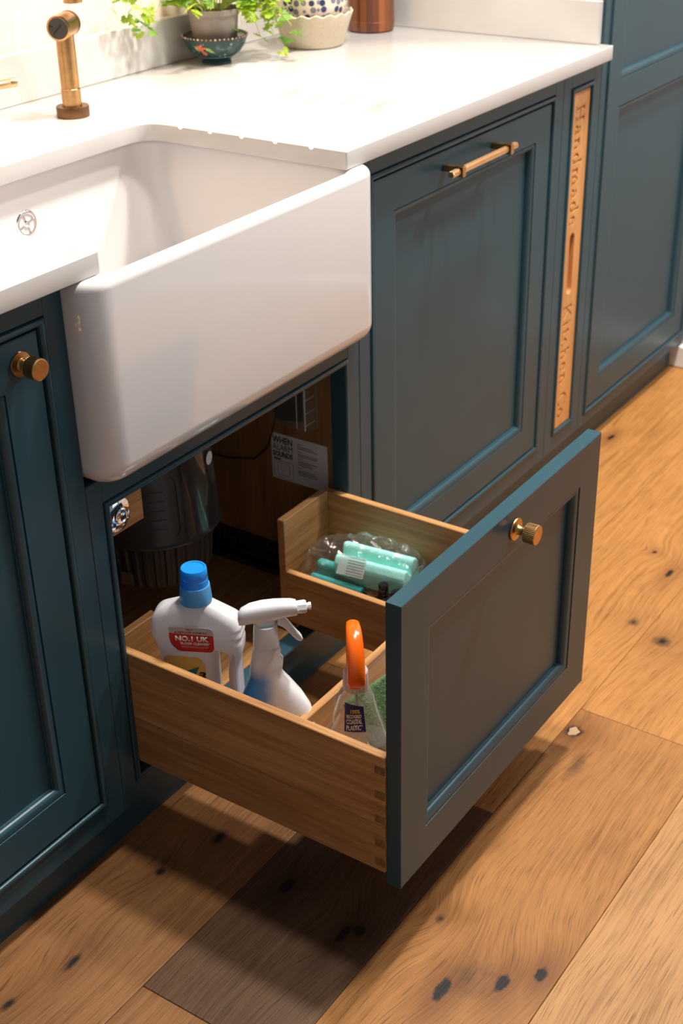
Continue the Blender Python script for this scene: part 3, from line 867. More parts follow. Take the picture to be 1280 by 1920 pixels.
# overflow fitting
xf = Matrix.Translation((0.2860, IY1 + 0.0042, 0.8085)) @ Matrix.Rotation(PI / 2, 4, 'X')
ov = lathe('overflow_ring', [(0.0155, 0.004), (0.0155, 0.0075), (0.0185, 0.0082), (0.0205, 0.0072), (0.0215, 0.004), (0.0190, 0.004)], 'chrome', sk, 36, xf, smooth=50)
lathe('overflow_recess', [(0.0, 0.0045), (0.0156, 0.0045), (0.0156, 0.0048), (0, 0.0048)], 'black', ov, 30, xf)
bm = bmesh.new()
for k in range(4):
    a = k * PI / 2 + 0.35
    add_box(bm, 0, 0.0160, -0.0016, 0.0016, 0.0050, 0.0068, mat=xf @ Matrix.Rotation(a, 4, 'Z'))
lathe_bm(bm, [(0, 0.005), (0.0048, 0.005), (0.0048, 0.0084), (0.004, 0.009), (0, 0.009)], 20, xf)
link('overflow_spokes', bm_mesh(bm), 'chrome', ov, smooth=40)
lathe('waste_fitting', [(0, 0.6605), (0.042, 0.6605), (0.042, 0.6620), (0.030, 0.6625), (0, 0.6615)], 'chrome', sk, 36, Matrix.Translation((0.289, 0.18, 0)))

# ================================================================ DRAWER
YF1 = -0.4270; YF0 = -0.4485
dr = thing('drawer', (0.287, -0.2, 0.14), 'open oak-sided drawer with a dark painted front, pulled out below the sink', 'drawer')
df = door(dr, 0.0138, 0.5593, ZB + BW, SZT - BW + 0.0005, YF0, YF1 - YF0, st=0.0615, name='drawer_front')
knob(df, 0.2965, YF0, 0.5262)
DX, DT, DZT = 0.0096, 0.0135, 0.3305
RX = 0.5635
DB = 0.1409
# left side is two glued boards
boxes('drawer_side', [(DX, DX + DT, YF1 + 0.0002, 0.0435, 0.2190, DZT)], 'oak_y', dr, 0.0010)
boxes('drawer_side', [(DX, DX + DT, YF1 + 0.0002, 0.0435, DB, 0.2190)], 'oak_y2', dr, 0.0008)
for z in (0.302, 0.262, 0.222, 0.182, 0.150):
    boxes('dovetail', [(DX - 0.0001, DX + 0.001, YF1 + 0.0004, YF1 + 0.0150, z, z + 0.013)], 'oak_end', dr, 0)
boxes('drawer_side', [(RX - DT, RX, YF1 + 0.0002, 0.0435, DB, DZT)], 'oak_y', dr, 0.0010)
IXL, IXR = DX + DT + 0.0001, RX - DT - 0.0001
boxes('inner_front', [(IXL, IXR, YF1 + 0.0002, YF1 + 0.0137, DB + 0.001, 0.3200)], 'oak_x', dr)
UXL, UXR = 0.1460, 0.4230      # plumbing cut-out between these
boxes('back_board', [(IXL, 0.1120, 0.0300, 0.0434, DB, DZT)], 'oak_x', dr, 0.0010)
boxes('back_board', [(UXR, IXR, 0.0300, 0.0434, DB, DZT + 0.003)], 'oak_x', dr, 0.0010)
ZD = 0.2380
boxes('divider', [(UXL, UXL + 0.0120, -0.2160, 0.0298, DB, 0.2000)], 'oak_y', dr, 0.0008)
boxes('divider', [(UXR, UXR + 0.0120, YF1 + 0.0140, 0.0298, DB, ZD)], 'oak_y', dr, 0.0008)
boxes('divider', [(IXL, UXR - 0.0002, -0.2285, -0.2165, DB, ZD)], 'oak_x', dr, 0.0008)
boxes('drawer_base', [(IXL, UXL - 0.0002, -0.2163, 0.0298, DB + 0.004, DB + 0.012)], 'oak_y', dr, 0)
boxes('drawer_base', [(UXR + 0.0122, IXR, YF1 + 0.014, 0.0298, DB + 0.004, DB + 0.012)], 'oak_y', dr, 0)
boxes('drawer_base', [(IXL, UXR - 0.0002, YF1 + 0.014, -0.2287, DB + 0.004, DB + 0.012)], 'oak_y', dr, 0)
ZI = DB + 0.0122

# ================================================================ FLOOR CLEANER BOTTLE
BC = Vector((0.0850, -0.0710, ZI))
ang = math.atan2(-0.891, 0.4536)
bx = thing('floor_cleaner_bottle', BC, 'milky white floor cleaner bottle with blue cap and red label NO.1 UK FLOOR CLEANER', 'bottle')
# local frame: u along the width, v up, w towards the viewer (outwards)
U = Vector((math.cos(ang), math.sin(ang), 0)); Wn = Vector((math.sin(ang), -math.cos(ang), 0)); Zv = Vector((0, 0, 1))
BF = Matrix.Translation(BC) @ Matrix((U, Zv, Wn)).transposed().to_4x4()
body = poly_round([(-0.052, 0.0), (0.058, 0.0), (0.061, 0.05), (0.060, 0.150), (0.067, 0.172), (0.068, 0.188), (0.0665, 0.194), (0.0685, 0.200), (0.0665, 0.207), (0.0680, 0.213), (0.060, 0.226), (0.022, 0.2465),
                   (0.018, 0.2500), (-0.018, 0.2500), (-0.022, 0.2480), (-0.055, 0.238), (-0.067, 0.224), (-0.069, 0.200), (-0.062, 0.186), (-0.058, 0.17), (-0.055, 0.05)],
                  [0.012, 0.012, 0.01, 0.008, 0.008, 0.003, 0.002, 0.002, 0.002, 0.003, 0.012, 0.004, 0.002, 0.002, 0.004, 0.012, 0.010, 0.01, 0.008, 0.008, 0.01], 4)
hole = poly_round([(0.026, 0.062), (0.046, 0.062), (0.046, 0.172), (0.026, 0.176)], 0.005, 4)
me = curve_mesh([[(x * 0.94, y) for x, y in body], [(x * 0.94, y) for x, y in hole[::-1]]], 0.0120, 0.0120, 5)
bm = bmesh.new(); bm.from_mesh(me)
for v_ in (0.185, 0.20, 0.212, 0.222, 0.231, 0.238, 0.244):
    bmesh.ops.bisect_plane(bm, geom=list(bm.verts) + list(bm.edges) + list(bm.faces), plane_co=(0, v_, 0), plane_no=(0, 1, 0))
for v in bm.verts:
    if v.co.y > 0.185: v.co.z *= 1 - 0.34 * min(1.0, (v.co.y - 0.185) / 0.065) ** 1.6
bmesh.ops.triangulate(bm, faces=bm.faces)
bm.to_mesh(me); bm.free(); me.transform(BF)
bb = link('bottle_body', me, 'milky', bx, smooth=50)
cf = Matrix.Translation(BC + U * 0.0)
lathe('cap_skirt', [(0.0, 0.2480), (0.0222, 0.2480), (0.0226, 0.252), (0.0212, 0.2700), (0.0205, 0.2745), (0.0, 0.2745)], 'blue_skirt', bx, 48, cf, smooth=40)
lathe('cap', [(0.0, 0.2748), (0.0190, 0.2748), (0.0188, 0.2840), (0.0184, 0.2845), (0.0184, 0.2875), (0.0187, 0.2880), (0.0182, 0.2995), (0.0172, 0.3012), (0.0150, 0.3012), (0.0142, 0.3002), (0.0, 0.3002)], 'blue_cap', bx, 48, cf, smooth=35)
FW = 0.0241


def on_face(u, v, w=0.0): return BF @ Matrix.Translation((u, v, FW + w))


def on_lab(u, v, w=0.0): return on_face(u, v + 0.026, w)


lab = poly_round([(-0.034, 0.163), (-0.024, 0.152), (0.0265, 0.152), (0.0265, 0.192), (-0.036, 0.192), (-0.036, 0.172)], [0.006, 0.004, 0.008, 0.008, 0.002, 0.004], 5)
m1 = curve_mesh([lab], 0.0002, 0, 1, on_lab(0, 0, 0.0003))
lo = link('label', m1, 'silver_print', bx); lo['label'] = 'silver and red rounded label'
redp = poly_round([(-0.034, 0.163), (-0.024, 0.152), (0.0265, 0.152), (0.0265, 0.1795), (-0.036, 0.1815), (-0.036, 0.172)], [0.006, 0.004, 0.008, 0.0, 0.0, 0.004], 5)
link('red_panel', curve_mesh([redp], 0.0002, 0, 1, on_lab(0, 0, 0.0006)), 'red', lo)
link('lettering', join_meshes([text_mesh('NEW', 0.0030, 0.0105, on_lab(-0.0115, 0.1868, 0.0006), bold=0.02), text_mesh('& IMPROVED FORMULA', 0.0030, 0.046, on_lab(-0.028, 0.1822, 0.0006), bold=0.02)]), 'red_text', lo)
link('lettering', join_meshes([text_mesh('NO.1 UK', 0.0085, 0.047, on_lab(-0.0275, 0.1695, 0.0009), bold=0.035), text_mesh('FLOOR CLEANER*', 0.0044, 0.042, on_lab(-0.0205, 0.1635, 0.0009), bold=0.03)]), 'white_print', lo)
boxes('small_print', [(-0.020, 0.019, 0.1605, 0.1610, 0.0008, 0.0009), (-0.0195, 0.0185, 0.1588, 0.1592, 0.0008, 0.0009)], 'silver_print', lo, 0, xf=BF @ Matrix.Translation((0, 0.026, FW)))
yl = poly_round([(-0.046, 0.02), (0.012, 0.02), (0.012, 0.130), (0.005, 0.142), (-0.044, 0.144), (-0.048, 0.136)], [0.004, 0.004, 0.012, 0.01, 0.006, 0.006], 5)
lo = link('label', curve_mesh([yl], 0.0002, 0, 1, on_lab(0, 0, 0.0003)), 'yellow_label', bx); lo['label'] = 'yellow lemon patterned label'
link('blue_triangle', curve_mesh([[(-0.040, 0.108), (0.0035, 0.127), (-0.004, 0.110)]], 0.0002, 0, 1, on_lab(0, 0, 0.0006)), 'blue_print', lo)
link('lettering', text_mesh('a', 0.010, 0.012, on_lab(0.0, 0.108, 0.0006), bold=0.02, shear=0.3), 'ink', lo)

# ================================================================ WHITE TRIGGER SPRAY
SCn = Vector((0.1080, -0.1760, ZI)); sa = math.atan2(-0.70, 0.71)
sp = thing('spray_bottle', SCn, 'white trigger spray bottle with a blue fade, beside the floor cleaner', 'bottle', rz=sa)
SF = Matrix.Translation(SCn) @ Matrix.Rotation(sa, 4, 'Z')   # local x: nozzle direction


def set_local(o, F):
    """mesh given in local frame F: keep it local so object-space textures follow"""
    o.matrix_parent_inverse = Matrix()
    if F is SF: o.data.transform(Matrix.Diagonal((1.0, 1.0, 1.125, 1.0)))
    return o


bm = bmesh.new()
prof = [(0.0, 0.0, 0.040, 0.022), (0.002, 0.0, 0.044, 0.025), (0.02, 0.0, 0.0480, 0.026), (0.040, 0.0, 0.0600, 0.0262), (0.060, 0.001, 0.0620, 0.0265), (0.080, 0.002, 0.0560, 0.0262), (0.100, 0.001, 0.0455, 0.0255), (0.120, -0.002, 0.0335, 0.023), (0.132, -0.0045, 0.0255, 0.0215), (0.140, -0.0055, 0.0235, 0.0205),
        (0.147, -0.0045, 0.0240, 0.0200), (0.155, -0.0030, 0.0235, 0.019), (0.162, -0.0042, 0.0205, 0.0180), (0.169, -0.0030, 0.0205, 0.0175), (0.175, -0.0030, 0.0185, 0.0170), (0.179, -0.0030, 0.0150, 0.0150), (0.181, -0.0030, 0.0135, 0.0135)]
loft_bm(bm, [sup(cx, 0, rx * 0.95, ry * 0.92, z, 2.4, 36) for z, cx, rx, ry in prof])
o = link('bottle_body', bm_mesh(bm), 'spray_body', sp, smooth=60); set_local(o, SF)
bm = bmesh.new(); lathe_bm(bm, [(0, 0.1780), (0.0180, 0.1780), (0.0182, 0.1800), (0.0168, 0.2000), (0.0158, 0.2080), (0, 0.2080)], 40, Matrix.Translation((-0.003, 0, 0)), lambda i, r, z: r)
o = link('collar', bm_mesh(bm), 'white_plastic', sp, smooth=40); set_local(o, SF)
hd = [(-0.040, 0.218, 0.002, 0.002), (-0.039, 0.219, 0.007, 0.008), (-0.034, 0.222, 0.010, 0.011), (-0.022, 0.225, 0.0125, 0.0125), (-0.006, 0.226, 0.0130, 0.0135), (0.010, 0.2265, 0.0125, 0.0130), (0.022, 0.2270, 0.0120, 0.0115), (0.034, 0.2265, 0.0115, 0.0105), (0.0405, 0.2255, 0.0105, 0.0095)]
bm = bmesh.new()
rg = []
for (x, z, ry, rz_) in hd:
    rg.append([Vector((x, p.x, z + p.y)) for p in [Vector((q.x, q.y, 0)) for q in sup(0, 0, ry, rz_, 0, 2.5, 28)]])
loft_bm(bm, rg)
add_box(bm, -0.016, 0.010, -0.009, 0.009, 0.203, 0.222, bev=0.003)
o = link('spray_head', bm_mesh(bm), 'white_plastic', sp, smooth=45); set_local(o, SF)
XR = Matrix.Rotation(PI / 2, 4, 'Y')
bm = bmesh.new(); lathe_bm(bm, [(0, 0), (0.0085, 0), (0.0088, 0.0125), (0.0080, 0.014), (0.0045, 0.0145), (0.0042, 0.017), (0.0050, 0.0175), (0.0050, 0.0205), (0.0028, 0.021), (0, 0.021)], 8, Matrix.Translation((0.0400, 0, 0.2255)) @ XR)
n_ = link('nozzle', bm_mesh(bm), 'white_plastic', sp, smooth=30); set_local(n_, SF)
nt = link('nozzle_lettering', text_mesh('ON', 0.0050, 0.0075, Matrix.Translation((0.0440, -0.0089, 0.2220)) @ Matrix.Rotation(PI / 2, 4, 'X') , depth=0.0006), 'silver_print', sp); set_local(nt, SF)
tp = [(0.014, 0.216), (0.023, 0.2145), (0.030, 0.2065), (0.0375, 0.1950), (0.0450, 0.1860), (0.0480, 0.1810), (0.0450, 0.1780), (0.0400, 0.1795), (0.0330, 0.1870), (0.0260, 0.1965), (0.0190, 0.2030), (0.0120, 0.2060)]
me = curve_mesh([poly_round(tp, 0.003, 3)], 0.0035, 0.0022, 3, Matrix.Rotation(PI / 2, 4, 'X'))
o = link('trigger', me, 'white_plastic', sp, smooth=50); set_local(o, SF)

# ================================================================ CLEAR SPRAY WITH ORANGE TRIGGER
OC = Vector((0.1380, -0.2990, ZI)); oa = math.atan2(0.62, 0.78) + PI     # handle spine faces the viewer's side
ob = thing('spray_bottle', OC, 'clear spray bottle with a glossy orange trigger and navy RECOVERED COASTAL PLASTIC label', 'bottle', rz=oa)


def rise(o):
    """taller bottle, shorter head than first drawn"""
    o.matrix_parent_inverse = Matrix()
    hd_ = o.name.startswith(('trigger', 'spray_mechanism'))
    for v in o.data.vertices:
        v.co.z = 0.147 * 1.14 + (v.co.z - 0.147) * 0.74 if hd_ else v.co.z * 1.14
    return o


bm = bmesh.new()
prof = [(0.0, 0.052, 0.030), (0.002, 0.056, 0.033), (0.012, 0.057, 0.0335), (0.035, 0.053, 0.0325), (0.060, 0.045, 0.0305), (0.085, 0.0370, 0.0275), (0.100, 0.0315, 0.0255), (0.114, 0.0275, 0.0240), (0.124, 0.0250, 0.0225), (0.130, 0.0225, 0.0205), (0.134, 0.0185, 0.0178), (0.1365, 0.0162, 0.0162), (0.139, 0.0160, 0.0160)]
loft_bm(bm, [sup(0, 0, ry, rx, z, 2.5, 36) for z, rx, ry in prof])
o = link('bottle_body', bm_mesh(bm), 'clear', ob, smooth=60); rise(o)
# cleaning fluid inside
bm = bmesh.new()
loft_bm(bm, [sup(0, 0, ry - 0.0014, rx - 0.0014, z + 0.0012, 2.5, 36) for z, rx, ry in prof[1:5]])
o = link('liquid', bm_mesh(bm), mat_clear('faint_pink_liquid', (0.97, 0.90, 0.87), 0.05, 0.05), ob, smooth=60); rise(o)
bm = bmesh.new(); lathe_bm(bm, [(0, 0.1385), (0.0176, 0.1385), (0.0179, 0.1400), (0.0170, 0.1620), (0.0155, 0.1640), (0, 0.1640)], 96, Matrix(), lambda i, r, z: r - (0.0006 if i % 4 < 2 and 0.139 < z < 0.158 else 0))
o = link('collar', bm_mesh(bm), 'frosted', ob, smooth=25); rise(o)
# banana-shaped orange shroud, side profile in local xz, spine towards +x
ctr = [(0.0155, 0.1470, 0.004, 0.011), (0.0150, 0.1530, 0.0080, 0.0125), (0.0125, 0.1650, 0.0120, 0.0130), (0.0095, 0.1800, 0.0135, 0.0128), (0.0055, 0.1950, 0.0140, 0.0125), (0.0005, 0.2100, 0.0135, 0.0122), (-0.0060, 0.2230, 0.0120, 0.0118), (-0.0150, 0.2330, 0.0100, 0.0112), (-0.0260, 0.2380, 0.0085, 0.0105), (-0.0380, 0.2385, 0.0070, 0.0092), (-0.0440, 0.2370, 0.0040, 0.006)]
bm = bmesh.new(); rg = []
for i, (x, z, rt, ry) in enumerate(ctr):
    a = ctr[max(i - 1, 0)]; b = ctr[min(i + 1, len(ctr) - 1)]
    d = Vector((b[0] - a[0], 0, b[1] - a[1])).normalized(); nrm = Vector((d.z, 0, -d.x))
    rg.append([Vector((x, 0, z)) + nrm * (rt * math.copysign(abs(math.cos(t)) ** 0.8, math.cos(t))) + Vector((0, ry * math.copysign(abs(math.sin(t)) ** 0.8, math.sin(t)), 0)) for t in [2 * PI * k / 24 for k in range(24)]])
loft_bm(bm, rg)
o = link('trigger_shroud', bm_mesh(bm), 'orange', ob, smooth=60); rise(o)
me = curve_mesh([poly_round([(-0.012, 0.160), (0.006, 0.160), (0.002, 0.205), (-0.022, 0.226), (-0.040, 0.228), (-0.038, 0.216), (-0.024, 0.210), (-0.016, 0.195)], 0.004, 3)], 0.0060, 0.0025, 3, Matrix.Rotation(PI / 2, 4, 'X'))
o = link('spray_mechanism', me, 'orange_side', ob, smooth=50); rise(o)
me = curve_mesh([poly_round([(-0.030, 0.212), (-0.040, 0.200), (-0.046, 0.180), (-0.052, 0.165), (-0.047, 0.163), (-0.039, 0.178), (-0.032, 0.192), (-0.022, 0.208)], 0.003, 3)], 0.0045, 0.002, 3, Matrix.Rotation(PI / 2, 4, 'X'))
o = link('trigger', me, 'orange', ob, smooth=50); rise(o)
bm = bmesh.new(); tube_bm(bm, [(0, 0, 0.006), (0.003, 0.004, 0.07), (0, 0, 0.14)], 0.002, 8)
o = link('dip_tube', bm_mesh(bm), 'frosted', ob, smooth=60); rise(o)


def wrap(me, prof):
    """wrap a flat label (x = arc offset, y = height) onto the front of the clear bottle"""
    for v in me.vertices:
        z = v.co.y; off = v.co.z
        for (z0, a0, b0), (z1, a1, b1) in zip(prof, prof[1:]):
            if z0 <= z <= z1: f = (z - z0) / (z1 - z0); rx = a0 + (a1 - a0) * f; ry = b0 + (b1 - b0) * f; break
        yy = max(-rx * 0.97, min(rx * 0.97, v.co.x)); q = (1 - abs(yy / rx) ** 2.5) ** (1 / 2.5)
        v.co = Vector((ry * q + 0.0004 + off, yy, z))
    return me


def subdiv(me, n=3):
    bm = bmesh.new(); bm.from_mesh(me); bmesh.ops.triangulate(bm, faces=bm.faces)
    bmesh.ops.subdivide_edges(bm, edges=[e for e in bm.edges if e.calc_length() > 0.004], cuts=n, use_grid_fill=True); bm.to_mesh(me); bm.free(); return me


LO = -0.004
pl = curve_mesh([[(-0.0185 + LO, 0.045), (0.0190 + LO, 0.045), (0.0150 + LO, 0.090), (-0.0145 + LO, 0.090)]], 0, 0, 1)
pm = link('label', wrap(subdiv(pl, 5), prof), 'paper', ob); rise(pm); pm['label'] = 'white lower label panel'
nl = curve_mesh([[(-0.0145 + LO, 0.090), (0.0150 + LO, 0.088), (0.0122 + LO, 0.123), (-0.0125 + LO, 0.128)]], 0, 0, 1)
o2 = link('label', wrap(subdiv(nl, 5), prof), 'navy', ob); rise(o2); o2['label'] = 'navy label panel with white words'


def otext(s, h, wd, x, z, mat):
    me = text_mesh(s, h, wd, Matrix.Translation((x, z, 0)), depth=0, bold=0.03); me = wrap(me, prof)
    for v in me.vertices: v.co.x += 0.0005
    t_ = link('lettering', me, mat, o2); t_.matrix_parent_inverse = Matrix(); return rise(t_)


otext('100%', 0.0055, 0.013, -0.0055 + LO, 0.1145, 'yellow_text')
otext('RECOVERED', 0.0050, 0.0200, -0.0110 + LO, 0.1080, 'white_print')
otext('COASTAL', 0.0070, 0.0215, -0.0115 + LO, 0.1000, 'white_print')
otext('PLASTIC*', 0.0075, 0.0225, -0.0118 + LO, 0.0915, 'white_print')
ms = []
for i in range(5):
    m_ = curve_mesh([[(-0.004 + LO, 0.069 - i * 0.0026), (0.0145 + LO, 0.069 - i * 0.0026), (0.0145 + LO, 0.0698 - i * 0.0026), (-0.004 + LO, 0.0698 - i * 0.0026)]], 0, 0, 1); ms.append(subdiv(m_, 2))
me = wrap(join_meshes(ms), prof)
for v in me.vertices: v.co.x += 0.0004
o = link('small_print', me, 'ink_grey', pm); rise(o)

# ================================================================ THINGS IN THE FRONT COMPARTMENT
def crumple(nx, ny, x0, x1, y0, y1, zf, seed, amp):
    rnd = random.Random(seed); bm = bmesh.new()
    from mathutils import noise as N
    g = [[bm.verts.new((x0 + (x1 - x0) * i / nx, y0 + (y1 - y0) * j / ny, 0)) for j in range(ny + 1)] for i in range(nx + 1)]
    for i in range(nx + 1):
        for j in range(ny + 1):
            v = g[i][j]; p = Vector((v.co.x * 28 + seed, v.co.y * 28, 0))
            v.co.z = zf(i / nx, j / ny) + amp * (abs(N.noise(p)) + 0.5 * abs(N.noise(p * 2.3)))
            v.co.x += 0.004 * N.noise(p * 1.3 + Vector((9, 0, 0))); v.co.y += 0.004 * N.noise(p * 1.3 + Vector((0, 9, 0)))
    for i in range(nx):
        for j in range(ny): bm.faces.new((g[i][j], g[i + 1][j], g[i + 1][j + 1], g[i][j + 1]))
    geom = bmesh.ops.extrude_face_region(bm, geom=list(bm.faces))
    bmesh.ops.translate(bm, verts=[q for q in geom['geom'] if isinstance(q, bmesh.types.BMVert)], vec=(0, 0, -0.0012))
    return bm_mesh(bm)


def dome(h, f=1.0): return lambda a, b: ZI + 0.003 + h * (math.sin(PI * min(1, max(0, a))) * math.sin(PI * min(1, max(0, b)))) ** 0.5


o = link('packet', crumple(34, 18, 0.245, 0.410, -0.400, -0.236, dome(0.062), 3, 0.018), 'bag', smooth=True)
tag(o, 'crumpled white packet with black print, behind the orange-topped spray', 'packet')
o = link('packet', crumple(16, 14, 0.052, 0.120, -0.283, -0.233, dome(0.106), 8, 0.012), 'bag', smooth=True)
tag(o, 'small white packet end left of the orange-topped spray, by the drawer side', 'packet')
XF = Matrix.Translation((0.203, -0.304, ZI + 0.066)) @ Matrix.Rotation(math.atan2(-0.5, -0.72) + 0.15, 4, 'Z') @ Matrix.Rotation(PI / 2 - 0.35, 4, 'Y') @ Matrix.Rotation(0.5, 4, 'Z')
bm = bmesh.new(); add_box(bm, -0.052, 0.048, -0.040, 0.040, -0.005, 0.005, bev=0.004, seg=3, mat=XF)
o = link('scouring_pad', bm_mesh(bm), 'scour', smooth=50); tag(o, 'green scouring pad leaning in the front compartment of the drawer', 'scourer')
XF = Matrix.Translation((0.205, -0.345, ZI + 0.028)) @ Matrix.Rotation(math.atan2(-0.5, -0.72), 4, 'Z') @ Matrix.Rotation(1.0, 4, 'Y')
bm = bmesh.new(); add_box(bm, -0.026, 0.026, -0.026, 0.026, -0.010, 0.010, bev=0.008, seg=4, mat=XF)
o = link('sponge', bm_mesh(bm), 'sponge_orange', smooth=50); tag(o, 'orange sponge seen through the clear spray bottle', 'sponge')

# ================================================================ SPONGES IN FILM, BLACK BOTTLE (right compartment)
def sponge(name, c, L, Wd, H, rz, tilt, mat, label, roll=0.0):
    """wavy-backed grip sponge: profile across its width, long side along local x"""
    pts = []
    n = 40
    for i in range(n + 1):
        t = i / n; y = -Wd / 2 + Wd * t
        z = H * (0.90 + 0.10 * math.cos((t - 0.25) * 4 * PI))
        z -= H * 0.28 * math.exp(-((t - 0.50) / 0.085) ** 2)
        if t < 0.06: z *= 0.8 + 0.2 * (t / 0.06)
        if t > 0.94: z *= 0.8 + 0.2 * ((1 - t) / 0.06)
        pts.append((y, z))
    pts = [(Wd / 2, 0.0)] + [(-Wd / 2, 0.0)] + pts
    pts = [(p[0], p[1]) for p in pts]
    F = Matrix.Translation(c) @ Matrix.Rotation(rz, 4, 'Z') @ Matrix.Rotation(tilt, 4, 'Y') @ Matrix.Rotation(roll, 4, 'X')
    me = curve_mesh([pts], L / 2 - 0.003, 0.003, 3, F @ Matrix((((0, 0, 1, 0)), ((1, 0, 0, 0)), ((0, 1, 0, 0)), ((0, 0, 0, 1)))))
    o = link(name, me, mat, smooth=40); tag(o, label, 'sponge')
    bm = bmesh.new(); add_box(bm, -L / 2, L / 2, -Wd / 2, Wd / 2, -0.008, -0.0002, bev=0.002, mat=F)
    link('scouring_layer', bm_mesh(bm), 'scour', o)
    return o, F


s1, F1 = sponge('sponge', (0.5110, -0.0950, ZI + 0.072), 0.128, 0.060, 0.046, math.radians(-84), 0.0, 'sponge', 'pale turquoise grip sponge with a grooved back, uppermost in the clear film', roll=0.30)
s2, F2 = sponge('sponge', (0.4800, -0.0420, ZI + 0.050), 0.092, 0.056, 0.036, math.radians(-80), 0.10, 'sponge_dark', 'deep teal sponge lying lower left in the clear film', roll=0.45)
# film bag round both
from mathutils import noise as NN
bm = bmesh.new(); rg = []
cl = [(0.497, 0.027, 0.078, 0.012, 0.014), (0.494, 0.020, 0.076, 0.036, 0.034), (0.490, 0.004, 0.070, 0.048, 0.052), (0.490, -0.030, 0.074, 0.050, 0.060), (0.4975, -0.060, 0.086, 0.046, 0.056), (0.5035, -0.090, 0.094, 0.042, 0.050), (0.507, -0.120, 0.096, 0.039, 0.046), (0.508, -0.150, 0.096, 0.037, 0.044), (0.508, -0.168, 0.096, 0.031, 0.034), (0.509, -0.174, 0.098, 0.012, 0.016), (0.510, -0.180, 0.100, 0.016, 0.022), (0.511, -0.187, 0.101, 0.021, 0.027)]
fine = []
for A, B in zip(cl, cl[1:]):
    for k in range(3): fine.append(tuple(a + (b - a) * k / 3 for a, b in zip(A, B)))
fine.append(cl[-1])
for (x, y, z, rx, rz_) in fine:
    r_ = []
    for k in range(40):
        a = 2 * PI * k / 40
        c_, s_ = math.copysign(abs(math.cos(a)) ** 0.8, math.cos(a)), math.copysign(abs(math.sin(a)) ** 0.8, math.sin(a))
        p = Vector((x + rx * c_, y, ZI + z + rz_ * s_))
        q = 1 + 0.13 * NN.noise(p * 60) + 0.10 * NN.noise(p * 140)
        r_.append(Vector((max(UXR + 0.0135, min(x + rx * c_ * q, IXR - 0.002)), min(0.0285, y + 0.006 * NN.noise(p * 45 + Vector((5, 5, 5)))), max(ZI + 0.001, ZI + z + rz_ * s_ * q))))
    rg.append(r_)
loft_bm(bm, rg, cap=False)
o = link('film_wrapper', bm_mesh(bm), 'film', smooth=False); tag(o, 'clear crinkled film wrapper around the two turquoise sponges', 'wrapper')
bm = bmesh.new()
F = Matrix.Translation((0.4700, -0.0700, ZI + 0.1040)) @ Matrix.Rotation(math.radians(-82), 4, 'Z') @ Matrix.Rotation(0.95, 4, 'X')
add_box(bm, -0.024, 0.024, -0.017, 0.017, 0, 0.0004, mat=F)
pr_ = link('printed_strip', bm_mesh(bm), 'strip', o)
bm = bmesh.new()
for i in range(7): add_box(bm, -0.008, 0.022, -0.014 + i * 0.0045, -0.0132 + i * 0.0045, 0.0005, 0.0008, mat=F)
link('small_print', bm_mesh(bm), 'ink_grey', pr_)

bo_ = thing('bottle', (0.4535, -0.1420, ZI), 'small glossy black screw-top bottle standing in front of the wrapped sponges', 'bottle')
T = Matrix.Translation((0.4535, -0.1420, ZI))
lathe('bottle_body', [(0, 0), (0.015, 0), (0.0172, 0.003), (0.0172, 0.064), (0.0165, 0.070), (0.0120, 0.0775), (0.0085, 0.0800), (0.0082, 0.0820), (0, 0.0820)], 'gloss_black', bo_, 40, T, smooth=40)
lathe('cap', [(0, 0.0822), (0.0082, 0.0822), (0.0084, 0.0852), (0.0078, 0.0856), (0.0078, 0.0862), (0.0083, 0.0867), (0.0083, 0.0892), (0.0077, 0.0897), (0.0077, 0.0904), (0.0082, 0.0909), (0.0082, 0.1010), (0.0074, 0.1022), (0, 0.1022)], 'gloss_black', bo_, 40, T, smooth=35)
bo_ = thing('bottle', (0.4540, -0.1790, ZI), 'second small black bottle, tilted and white banded, half behind the drawer front', 'bottle')
T = Matrix.Translation((0.4540, -0.1780, ZI + 0.003)) @ Matrix.Rotation(-0.10, 4, 'X')
lathe('bottle_body', [(0, 0), (0.014, 0), (0.0160, 0.003), (0.0160, 0.066), (0.0130, 0.078), (0.0110, 0.0820), (0, 0.0820)], 'gloss_black', bo_, 40, T, smooth=40)
lathe('white_band', [(0.0105, 0.0821), (0.0122, 0.0821), (0.0122, 0.0835), (0.0105, 0.0835)], 'white_plastic', bo_, 40, T, smooth=35)
lathe('cap', [(0, 0.0822), (0.0105, 0.0822), (0.0108, 0.0840), (0.0108, 0.0930), (0.0098, 0.0945), (0, 0.0945)], 'gloss_black', bo_, 40, T, smooth=35)
bo2 = thing('packet', (0.50, -0.28, ZI), 'dark blue printed packet lettered IANTY tucked behind the drawer front', 'packet')
F = Matrix.Translation((0.5100, -0.2280, ZI + 0.001)) @ Matrix.Rotation(math.radians(-70), 4, 'Z')
bm = bmesh.new(); add_box(bm, -0.040, 0.040, -0.012, 0.012, 0, 0.086, bev=0.004, mat=F); link('carton', bm_mesh(bm), 'navy', bo2)
bm = bmesh.new(); add_box(bm, -0.036, 0.030, -0.0124, -0.0121, 0.050, 0.069, mat=F); link('blue_flash', bm_mesh(bm), 'bluewhite_print', bo2)
link('lettering', text_mesh('IANTY', 0.0080, 0.034, F @ Matrix.Translation((-0.037, -0.0126, 0.0730)) @ Matrix.Rotation(PI / 2, 4, 'X'), bold=0.03, shear=0.3), 'white_print', bo2)

